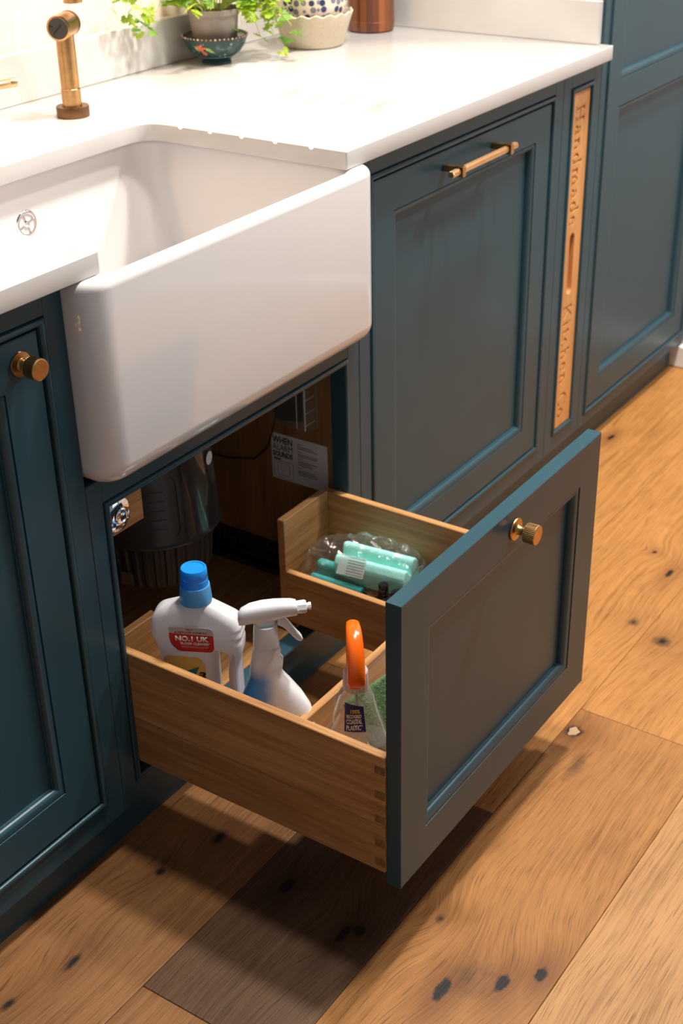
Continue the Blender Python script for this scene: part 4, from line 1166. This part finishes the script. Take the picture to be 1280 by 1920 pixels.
# ================================================================ INSIDE THE SINK CABINET
# waste disposer
DC = Vector((0.3310, 0.2250, 0.0))
dp = thing('waste_disposer', (DC.x, DC.y, 0.24), 'charcoal waste disposer hanging under the sink with a ribbed lower drum', 'disposer')
T = Matrix.Translation(DC)
lathe('upper_housing', [(0, 0.3240), (0.104, 0.3240), (0.1090, 0.3262), (0.1100, 0.3290), (0.1060, 0.3320), (0.1050, 0.3400), (0.0985, 0.44), (0.0930, 0.52), (0.080, 0.545), (0.045, 0.552), (0.045, 0.606), (0, 0.606)], 'disposer', dp, 64, T, smooth=35)
NS = 192


def rib(i, r, z): return r - (0.0035 if (i % 6 < 3 and z > 0.240 and r > 0.08) else 0.0)


lathe('ribbed_drum', [(0, 0.2330), (0.060, 0.2332), (0.078, 0.2380), (0.0865, 0.2460), (0.0905, 0.2580), (0.0955, 0.3225), (0.0955, 0.3236), (0, 0.3236)], 'disposer_lo', dp, NS, T, rib, smooth=25)
# raised panel with louvre lines, facing the opening
ad = math.atan2(-0.62, -0.78)
bm = bmesh.new()


def on_drum(a, z, r): return Vector((DC.x + r * math.cos(a), DC.y + r * math.sin(a), z))


def rad_at(z): return 0.1050 + (0.0985 - 0.1050) * (z - 0.34) / 0.10


path = [(-0.42, 0.345), (0.46, 0.345), (0.52, 0.355), (0.52, 0.435), (0.46, 0.445), (-0.42, 0.445)]
tube_bm(bm, [on_drum(ad + a * 0.9, z, rad_at(z) + 0.0006) for a, z in path], 0.0012, 6)
for k in range(5):
    z = 0.360 + k * 0.016
    tube_bm(bm, [on_drum(ad + a, z, rad_at(z) + 0.0006) for a in (0.02, 0.10, 0.18, 0.26)], 0.0010, 6)
link('vent_panel', bm_mesh(bm), 'disposer', dp, smooth=60)
# clear smoked guard on its right side
bm = bmesh.new()
g = []
for i in range(9):
    a = ad + 0.55 + i * 0.10
    g.append([bm.verts.new(on_drum(a, z, rad_at(z) + 0.0065 + (0.002 if z < 0.34 else 0))) for z in (0.334, 0.345, 0.40, 0.46, 0.50)])
for A, B in zip(g, g[1:]):
    for i in range(4): bm.faces.new((A[i], B[i], B[i + 1], A[i + 1]))
bmesh.ops.solidify(bm, geom=list(bm.faces), thickness=0.0012)
link('smoked_guard', bm_mesh(bm), 'smoke', dp, smooth=50)
a = ad + 1.16
bm = bmesh.new(); XF = Matrix.Translation(on_drum(a, 0.4520, rad_at(0.452) + 0.0085)) @ Matrix.Rotation(a, 4, 'Z') @ Matrix.Rotation(PI / 2, 4, 'Y')
lathe_bm(bm, [(0, 0), (0.0110, 0), (0.0110, 0.0004), (0, 0.0004)], 24, XF)
so = link('round_sticker', bm_mesh(bm), 'paper', dp); so['label'] = 'round white sticker'
me = text_mesh('M', 0.007, 0.0075, XF @ Matrix.Translation((0.0035, -0.0035, 0.0006)) @ Matrix.Rotation(PI / 2, 4, 'Z'), bold=0.01)
bpy.data.meshes.remove(me)
bm = bmesh.new(); XF = Matrix.Translation(on_drum(ad - 0.52, 0.262, 0.0935)) @ Matrix.Rotation(ad - 0.52, 4, 'Z') @ Matrix.Rotation(PI / 2, 4, 'Y')
add_box(bm, -0.012, 0.012, -0.012, 0.012, 0, 0.0005, bev=0.0, mat=XF); so = link('square_sticker', bm_mesh(bm), simple('brown_sticker', (0.16, 0.12, 0.10), 0.5), dp); so['label'] = 'brownish rating sticker'

# waste pipe behind the left frame
bm = bmesh.new(); tube_bm(bm, [(0.150, 0.125, 0.1195), (0.150, 0.125, 0.170), (0.150, 0.140, 0.205), (0.152, 0.20, 0.225), (0.155, 0.32, 0.230), (0.155, 0.58, 0.230)], 0.0080, 14)
o = link('hose', bm_mesh(bm), 'pipe', smooth=60); tag(o, 'grey upright hose at the left inside the sink cabinet', 'hose')

# wood block with chrome push button
o = thing('push_button', (0.064, 0.0365, 0.523), 'chrome push button on a small square oak block under the sink', 'button')
boxes('mounting_block', [(0.0110, 0.1035, 0.0290, 0.0430, 0.4925, 0.5720)], 'oak_x', o, 0.0008)
XF = Matrix.Translation((0.0520, 0.0290, 0.5225)) @ Matrix.Rotation(PI / 2, 4, 'X')
lathe('button_ring', [(0.0, 0.0), (0.0265, 0.0), (0.0262, 0.0012), (0.0235, 0.0040), (0.0160, 0.0070), (0.0130, 0.0074), (0.0125, 0.0045), (0, 0.0045)], 'chrome', o, 48, XF, smooth=40)
lathe('button_face', [(0.0, 0.0046), (0.0112, 0.0046), (0.0116, 0.0085), (0.0100, 0.0098), (0.0070, 0.0080), (0.0, 0.0068)], 'chrome', o, 40, XF, smooth=45)

# leak alarm in clear case + wire + instruction sticker on the side panel (x = 0.58)
o = thing('leak_alarm', (0.579, 0.110, 0.43), 'black leak alarm in a clear plastic case on the cabinet side', 'alarm')
bm = bmesh.new(); add_box(bm, 0.5570, 0.5780, 0.092, 0.146, 0.437, 0.505, bev=0.003, seg=2, mat=Matrix.Translation((0.567, 0.12, 0.47)) @ Matrix.Rotation(-0.12, 4, 'X') @ Matrix.Translation((-0.567, -0.12, -0.47)))
link('alarm_unit', bm_mesh(bm), 'black', o, smooth=30)
bm = bmesh.new()
for i, (a, b) in enumerate([((0.072, 0.152), (0.427, 0.512))]):
    R1 = [rrect(0.425, 0.515, 0.068, 0.154, 0.012, 0)]
rings = []
for (ins, x) in ((-0.004, 0.5792), (-0.004, 0.5775), (0.0, 0.5770), (0.002, 0.5530), (0.006, 0.5500)):
    rings.append([Vector((x, p.y, p.x)) for p in rrect(0.425 + ins, 0.515 - ins, 0.070 + ins, 0.154 - ins, 0.010, 0, 4)])
loft_bm(bm, rings, cap=False); bm.faces.new([v for v in bm.verts][-len(rings[0]):])
link('clear_case', bm_mesh(bm), 'blister', o, smooth=30)
boxes('case_rib', [(0.5508, 0.5785, 0.0725, 0.0738, zz, zz + 0.0015) for zz in (0.440, 0.462, 0.486)] + [(0.5508, 0.5520, 0.0730, 0.0745, 0.432, 0.508), (0.5508, 0.5520, 0.0900, 0.0915, 0.432, 0.508)], 'paper', o, 0)
bm = bmesh.new(); tube_bm(bm, [(0.575, 0.150, 0.440), (0.577, 0.163, 0.400), (0.577, 0.175, 0.365), (0.576, 0.205, 0.335), (0.576, 0.26, 0.322), (0.576, 0.34, 0.318)], 0.0014, 8)
link('wire', bm_mesh(bm), 'black', o, smooth=60)

st = boxes('instruction_sticker', [(0.57945, 0.57985, 0.050, 0.1685, 0.3085, 0.3965)], 'paper', None, 0)
tag(st, 'white instruction sticker headed WHEN ALARM SOUNDS on the cabinet side', 'sticker')
# reading frame: u runs towards -y, v up, normal -x
RF = Matrix(((0, 0, -1, 0.5793), (-1, 0, 0, 0.1685), (0, 1, 0, 0.3085), (0, 0, 0, 1)))


def rt(u, v): return RF @ Matrix.Translation((u, v, 0))


link('heading', join_meshes([text_mesh('WHEN', 0.0125, 0.042, rt(0.0030, 0.0700), bold=0.022), text_mesh('ALARM', 0.0115, 0.042, rt(0.0030, 0.0565), bold=0.0), text_mesh('SOUNDS', 0.0105, 0.042, rt(0.0030, 0.0435), bold=0.035)]), 'ink', st)
fr = []
for (x0, y0, x1, y1, t) in ((0.004, 0.003, 0.046, 0.036, 0.0007), (0.012, 0.008, 0.038, 0.032, 0.0007)):
    fr.append(curve_mesh([poly_round([(x0, y0), (x1, y0), (x1, y1), (x0, y1)], 0.004, 4), poly_round([(x0 + t, y0 + t), (x1 - t, y0 + t), (x1 - t, y1 - t), (x0 + t, y1 - t)], 0.0035, 4)[::-1]], 0.0001, 0, 1, rt(0, 0)))
link('diagram', join_meshes(fr), 'ink_grey', st)
link('black_bar', curve_mesh([[(0.004, 0.0375), (0.019, 0.0375), (0.019, 0.0405), (0.004, 0.0405)]], 0.0001, 0, 1, rt(0, 0)), 'ink', st)
sm = []
yy = 0.0765
for k in range(4):
    sm.append(text_mesh('Step %d' % (k + 1), 0.0026, 0.0095, rt(0.0560, yy), bold=0.03)); yy -= 0.0042
    for ln_ in range(2 if k < 2 else 3):
        wd = random.uniform(0.026, 0.044); sm.append(curve_mesh([[(0.056, yy), (0.056 + wd, yy), (0.056 + wd, yy + 0.0014), (0.056, yy + 0.0014)]], 0.0001, 0, 1, rt(0, 0))); yy -= 0.0036
    yy -= 0.0028
link('small_print', join_meshes(sm), 'ink_grey', st)

# ================================================================ ON THE WORKTOP
# pull-out spray rinse
SPX, SPY = 0.5185, 0.4960
s = thing('rinse_spray', (SPX, SPY, ZT), 'aged brass pull-out rinse spray standing upright behind the sink', 'tap')
T = Matrix.Translation((SPX, SPY, ZT))
lathe('base_flange', [(0, 0.0003), (0.0265, 0.0003), (0.0268, 0.001), (0.0268, 0.0155), (0.0262, 0.0170), (0, 0.0170)], 'brass_dark', s, 48, T, smooth=35)
lathe('holder', [(0, 0.0170), (0.0158, 0.0170), (0.0158, 0.0440), (0.0152, 0.0448), (0, 0.0448)], 'brass', s, 40, T, smooth=35)
lathe('shaft', [(0, 0.0449), (0.0140, 0.0449), (0.0140, 0.0465), (0.0150, 0.0470), (0.0148, 0.1310), (0, 0.1310)], 'brass', s, 40, T, smooth=35)
HA = math.atan2(0.42, 0.91)
XF = Matrix.Translation((SPX, SPY, ZT + 0.1410)) @ Matrix.Rotation(HA, 4, 'Z') @ Matrix.Rotation(PI / 2, 4, 'Y')
lathe('head', [(0, -0.0250), (0.0175, -0.0250), (0.0195, -0.0240), (0.0195, 0.0180), (0, 0.0180)], 'brass', s, 48, XF, smooth=35)
lathe('head_cap', [(0, 0.0181), (0.0185, 0.0181), (0.0185, 0.0190), (0.0197, 0.0194), (0.0197, 0.0265), (0.0188, 0.0280), (0, 0.0280)], 'brass_dark', s, 48, XF, smooth=35)
lathe('spray_face', [(0, -0.0258), (0.0160, -0.0258), (0.0165, -0.0249), (0, -0.0249)], simple('grey_rubber', (0.05, 0.045, 0.04), 0.6), s, 40, XF, smooth=35)
bm = bmesh.new()
add_box(bm, -0.008, 0.011, -0.0008, 0.0008, -0.0266, -0.0258, mat=XF @ Matrix.Rotation(0.8, 4, 'Z'))
add_box(bm, 0.006, 0.011, -0.0008, 0.0008, -0.0266, -0.0258, mat=XF @ Matrix.Translation((0.0005, 0.003, 0)) @ Matrix.Rotation(2.0, 4, 'Z'))
link('face_mark', bm_mesh(bm), 'black', s)

# mixer tap: its body stands outside the left edge, spout end and lever reach into view
tp_ = thing('mixer_tap', (0.285, 0.520, ZT), 'brass mixer tap at the left edge, only spout end and lever tip in view', 'tap')
T = Matrix.Translation((0.285, 0.520, ZT))
lathe('tap_body', [(0, 0.0003), (0.028, 0.0003), (0.028, 0.012), (0.0200, 0.016), (0.0195, 0.20), (0.014, 0.205), (0, 0.205)], 'brass', tp_, 40, T, smooth=35)
bm = bmesh.new()
pts = [(0.285, 0.52, 1.11), (0.285, 0.52, 1.18)] + [(0.285 + 0.130 * (1 - math.cos(t)), 0.52 - 0.012 * (1 - math.cos(t)), 1.18 + 0.12 * math.sin(t)) for t in [PI * k / 12 for k in range(1, 13)]] + [(0.545, 0.496, 1.098)]
tube_bm(bm, pts, 0.0115, 20); link('spout', bm_mesh(bm), 'brass', tp_, smooth=60)
lathe('spout_tip', [(0, 0), (0.0150, 0), (0.0152, 0.001), (0.0152, 0.016), (0, 0.016)], 'brass', tp_, 40, Matrix.Translation((0.545, 0.496, 1.0825)), smooth=35)
bm = bmesh.new(); tube_bm(bm, [(0.30, 0.515, 0.985), (0.35, 0.507, 0.985), (0.389, 0.4995, 0.985), (0.392, 0.499, 0.985), (0.3945, 0.4985, 0.985), (0.403, 0.497, 0.985)], [0.0045, 0.0055, 0.0072, 0.0060, 0.0075, 0.0070], 16)
link('lever', bm_mesh(bm), 'brass_soft', tp_, smooth=40)

# herb in pot standing in a painted bowl
PBX, PBY = 0.9850, 0.5700
b = thing('painted_bowl', (PBX, PBY, ZT), 'small dark green bowl with painted flowers and dotted rim, under the herb pot', 'bowl')
T = Matrix.Translation((PBX, PBY, ZT))


def at_loc(o, loc):
    """put the mesh origin at loc so that object-space textures are centred there"""
    o.data.transform(Matrix.Translation(-Vector(loc))); o.matrix_parent_inverse = o.parent.matrix_basis.inverted() if o.parent else Matrix(); o.location = loc


o = lathe('bowl_body', [(0, 0.0003), (0.0285, 0.0003), (0.0275, 0.006), (0.030, 0.009), (0.0465, 0.020), (0.0570, 0.034), (0.0615, 0.0500), (0.0600, 0.0505), (0.0550, 0.036), (0.045, 0.024), (0.028, 0.0125), (0, 0.0110)], 'bowl', b, 56, T, smooth=50); at_loc(o, (PBX, PBY, ZT))
lathe('rim_band', [(0.0617, 0.0468), (0.0624, 0.0505), (0.0606, 0.0517), (0.0592, 0.0500), (0.0606, 0.0480)], 'rim_brown', b, 56, T, smooth=50)
bm = bmesh.new()
for k in range(46):
    a = 2 * PI * k / 46; r = 0.0013 if k % 4 else 0.0020
    bmesh.ops.create_icosphere(bm, subdivisions=1, radius=r, matrix=Matrix.Translation((PBX + 0.0618 * math.cos(a), PBY + 0.0618 * math.sin(a), ZT + 0.0500)))
link('rim_dots', bm_mesh(bm), 'cream_dot', b, smooth=60)


def bowl_decal(name, pts2, mat):
    """small painted shape laid on the bowl wall; pts2 in (arc, height)"""
    def rad(h):
        tb = [(0.009, 0.030), (0.020, 0.0465), (0.034, 0.0570), (0.050, 0.0615)]
        for (h0, r0), (h1, r1) in zip(tb, tb[1:]):
            if h <= h1: return r0 + (r1 - r0) * (h - h0) / (h1 - h0)
        return 0.0615
    bm = bmesh.new(); a0 = math.atan2(-0.60, -0.80)
    cx = sum(p[0] for p in pts2) / len(pts2); cz = sum(p[1] for p in pts2) / len(pts2)

    def P(u, h): a = a0 + u / 0.055; r = rad(h) + 0.0009; return Vector((PBX + r * math.cos(a), PBY + r * math.sin(a), ZT + h))
    c0 = bm.verts.new(P(cx, cz)); vs = [bm.verts.new(P(*p)) for p in pts2]
    for i in range(len(vs)): bm.faces.new((c0, vs[i], vs[(i + 1) % len(vs)]))
    link(name, bm_mesh(bm), mat, b)


bowl_decal('painted_flower', [(-0.026 + 0.0075 * (1 + 0.3 * math.cos(5 * t)) * math.cos(t), 0.034 + 0.007 * (1 + 0.3 * math.cos(5 * t)) * math.sin(t)) for t in [2 * PI * k / 20 for k in range(20)]], 'rose')
bowl_decal('painted_flower', [(-0.021 + 0.005 * (1 + 0.3 * math.cos(5 * t)) * math.cos(t), 0.024 + 0.004 * (1 + 0.3 * math.cos(5 * t)) * math.sin(t)) for t in [2 * PI * k / 20 for k in range(20)]], 'rose')
bowl_decal('painted_leaf', [(-0.019, 0.037), (-0.008, 0.034), (0.002, 0.024), (-0.008, 0.026), (-0.016, 0.031)], 'leafglaze')
bowl_decal('painted_leaf', [(-0.040, 0.038), (-0.033, 0.036), (-0.030, 0.026), (-0.037, 0.030)], 'leafglaze')

hp = thing('potted_herb', (PBX, PBY, ZT + 0.013), 'leafy bright green herb in a taupe pot, trailing over the upstand', 'plant')
lathe('pot', [(0, 0.0130), (0.0365, 0.0130), (0.0385, 0.0150), (0.0465, 0.0880), (0.0485, 0.0885), (0.0492, 0.0980), (0.0482, 0.0990), (0.0460, 0.0980), (0.0450, 0.090), (0, 0.0900)], 'grey_pot', hp, 56, T, smooth=40)
lathe('soil', [(0, 0.0902), (0.0448, 0.0902), (0, 0.0925)], 'soil', hp, 40, T)


def leaf_mesh(seed, mat):
    """flat-parsley leaflet: three lobed, toothed fans, slightly cupped"""
    rnd = random.Random(seed); bm = bmesh.new()

    def fan(cx, cy, a0, R, spread, n=9):
        c = bm.verts.new((cx, cy, 0.0)); vs = []
        for k in range(n):
            t = k / (n - 1); a = a0 + (t - 0.5) * spread
            r = R * (0.72 + 0.28 * math.sin(PI * t)) * (1.0 if k % 2 == 0 else 0.74) * rnd.uniform(0.9, 1.1)
            vs.append(bm.verts.new((cx + r * math.cos(a), cy + r * math.sin(a), -0.10 * r * (1 + rnd.uniform(-1, 1)))))
        for A, B in zip(vs, vs[1:]): bm.faces.new((c, A, B))
    fan(0.003, 0, 0, 0.019, 1.9); fan(0.001, 0.002, 1.25, 0.0145, 1.5); fan(0.001, -0.002, -1.25, 0.0145, 1.5)
    me = bpy.data.meshes.new('leaflet'); bm.to_mesh(me); bm.free(); me.materials.append(M[mat]); return me


LM = [leaf_mesh(i, 'leaf' if i < 5 else 'leaf2') for i in range(7)]
stem_bm = bmesh.new()
rnd = random.Random(11)


def put_leaf(p, yaw, pitch, roll, s, k=None):
    o = bpy.data.objects.new('leaf', LM[k if k is not None else rnd.choice((0, 1, 2, 3, 4, 4, 5, 6))]); COL.objects.link(o); o.parent = hp
    o.matrix_parent_inverse = hp.matrix_basis.inverted()
    o.location = p; o.rotation_euler = (roll, pitch, yaw); o.scale = (s, s, s)


def stem(p0, p1, sag, r0=0.0011):
    pts = []
    for k in range(8):
        t = k / 7; p = Vector(p0).lerp(Vector(p1), t); p.z += sag * 4 * t * (1 - t); pts.append(p)
    tube_bm(stem_bm, pts, [r0 * (1 - 0.5 * k / 7) for k in range(8)], 5)
    return pts


SO = Vector((PBX, PBY, ZT + 0.092))
# dense crown
for i in range(52):
    a = rnd.uniform(0, 2 * PI); r = rnd.uniform(0.02, 0.105) ; h = rnd.uniform(0.018, 0.115)
    if r > 0.07: h *= 0.7
    p1 = SO + Vector((r * math.cos(a), r * math.sin(a), h))
    if p1.y > 0.628: p1.y = 0.628 - rnd.uniform(0, 0.02)
    stem(SO + Vector((0.02 * math.cos(a), 0.02 * math.sin(a), 0)), p1, 0.012)
    for q in range(3):
        put_leaf(p1 + Vector((rnd.uniform(-.012, .012), rnd.uniform(-.012, .006), rnd.uniform(-.008, .008))), rnd.uniform(0, 2 * PI), rnd.uniform(-0.4, 0.7), rnd.uniform(-0.6, 0.6), rnd.uniform(0.75, 1.25))
# trailing sprays: to the right over the worktop, to the left in front of the upstand
VR = Vector((0.56, -0.83, 0)); VL = -VR
for (d, L, dz, n) in ((VR, 0.11, 0.00, 7), (VR, 0.145, -0.03, 8), (VR + Vector((0.3, 0.1, 0)), 0.15, -0.005, 9), (VR, 0.120, -0.060, 7), (VR + Vector((.5, .2, 0)), 0.19, 0.03, 9), (VR, 0.085, -0.045, 6), (VR + Vector((-.4, -.2, 0)), 0.06, -0.020, 5), (VR + Vector((.4, .3, 0)), 0.16, -0.04, 8), (VR + Vector((.1, .0, 0)), 0.115, -0.030, 9), (VR + Vector((.25, .1, 0)), 0.135, -0.052, 9), (VR + Vector((-.1, .0, 0)), 0.095, 0.01, 8), (VR + Vector((.6, .35, 0)), 0.14, 0.0, 9), (VR + Vector((.3, .2, 0)), 0.165, 0.015, 9)):
    d = d.normalized(); p1 = SO + d * L + Vector((0, 0, dz)); pts = stem(SO + d * 0.02, p1, 0.045)
    for q in range(n):
        p = pts[min(7, 3 + q % 5)] + Vector((rnd.uniform(-.016, .016), rnd.uniform(-.016, .016), rnd.uniform(-.014, .006)))
        put_leaf(p, rnd.uniform(0, 2 * PI), rnd.uniform(-0.2, 0.9), rnd.uniform(-0.7, 0.7), rnd.uniform(0.8, 1.2))
for (dx, dy, dz, n, hh) in ((-0.075, 0.040, 0.050, 2, 0.02), (-0.165, 0.048, 0.035, 5, 0.04), (-0.185, 0.045, 0.020, 6, 0.05), (-0.150, 0.040, -0.002, 4, 0.05), (-0.205, 0.046, 0.050, 6, 0.05), (-0.110, 0.045, 0.010, 1, 0.05)):
    p1 = SO + Vector((dx, dy, dz)); pts = stem(SO + Vector((-0.03, 0.01, 0)), p1, hh, 0.0009)
    for q in range(n):
        p = p1 + Vector((rnd.uniform(-.022, .022), rnd.uniform(-.018, .004), rnd.uniform(-.026, .014)))
        stem(p1, p, 0.0, 0.0006)
        put_leaf(p, rnd.uniform(0, 2 * PI), rnd.uniform(0.2, 1.2), rnd.uniform(-0.7, 0.7), rnd.uniform(0.6, 0.95), rnd.choice((4, 5, 6, 3)))
link('stems', bm_mesh(stem_bm), 'stem', hp, smooth=60)

# scalloped cream bowl with a blue-dotted jar standing in it
QX, QY = 1.2150, 0.5060
T = Matrix.Translation((QX, QY, ZT))
bk = thing('scalloped_bowl', (QX, QY, ZT), 'cream scalloped bowl with a woven texture, right of the herb', 'bowl')


def scal(i, r, z): return r * (1 + (0.012 * math.cos(i * 2 * PI / 9) if z > 0.05 else 0))


bm = bmesh.new(); lathe_bm(bm, [(0, 0.0003), (0.0560, 0.0003), (0.0600, 0.003), (0.0790, 0.0600), (0.0800, 0.0640), (0.0778, 0.0655), (0.0755, 0.0620), (0.0570, 0.0080), (0, 0.0060)], 162, T, scal)
for v in bm.verts:
    if v.co.z > ZT + 0.05:
        a = math.atan2(v.co.y - QY, v.co.x - QX); v.co.z += 0.0022 * math.cos(18 * a)
o = link('bowl_body', bm_mesh(bm), 'linen', bk, smooth=40); at_loc(o, (QX, QY, ZT))
jr = thing('dotted_jar', (QX, QY, ZT + 0.0065), 'cream ceramic jar covered in navy and grey dots, inside the scalloped bowl', 'jar')
o = lathe('jar_body', [(0, 0.0082), (0.0400, 0.0082), (0.0540, 0.022), (0.0640, 0.055), (0.0700, 0.085), (0.0690, 0.115), (0.0560, 0.145), (0.042, 0.158), (0.042, 0.165), (0, 0.165)], 'dots', jr, 56, T, smooth=50); at_loc(o, (QX, QY, ZT))
WX, WY = 1.4080, 0.4930
w_ = thing('wooden_pot', (WX, WY, ZT), 'dark reddish wooden utensil pot made of staves, far right on the worktop', 'pot')
T = Matrix.Translation((WX, WY, ZT))
o = lathe('pot_body', [(0, 0.0003), (0.0440, 0.0003), (0.0475, 0.003), (0.0490, 0.020), (0.0490, 0.0215), (0.0480, 0.0222), (0.0478, 0.10), (0.0490, 0.19), (0.044, 0.19), (0.043, 0.02), (0, 0.02)], 'staves', w_, 56, T, smooth=40); at_loc(o, (WX, WY, ZT))
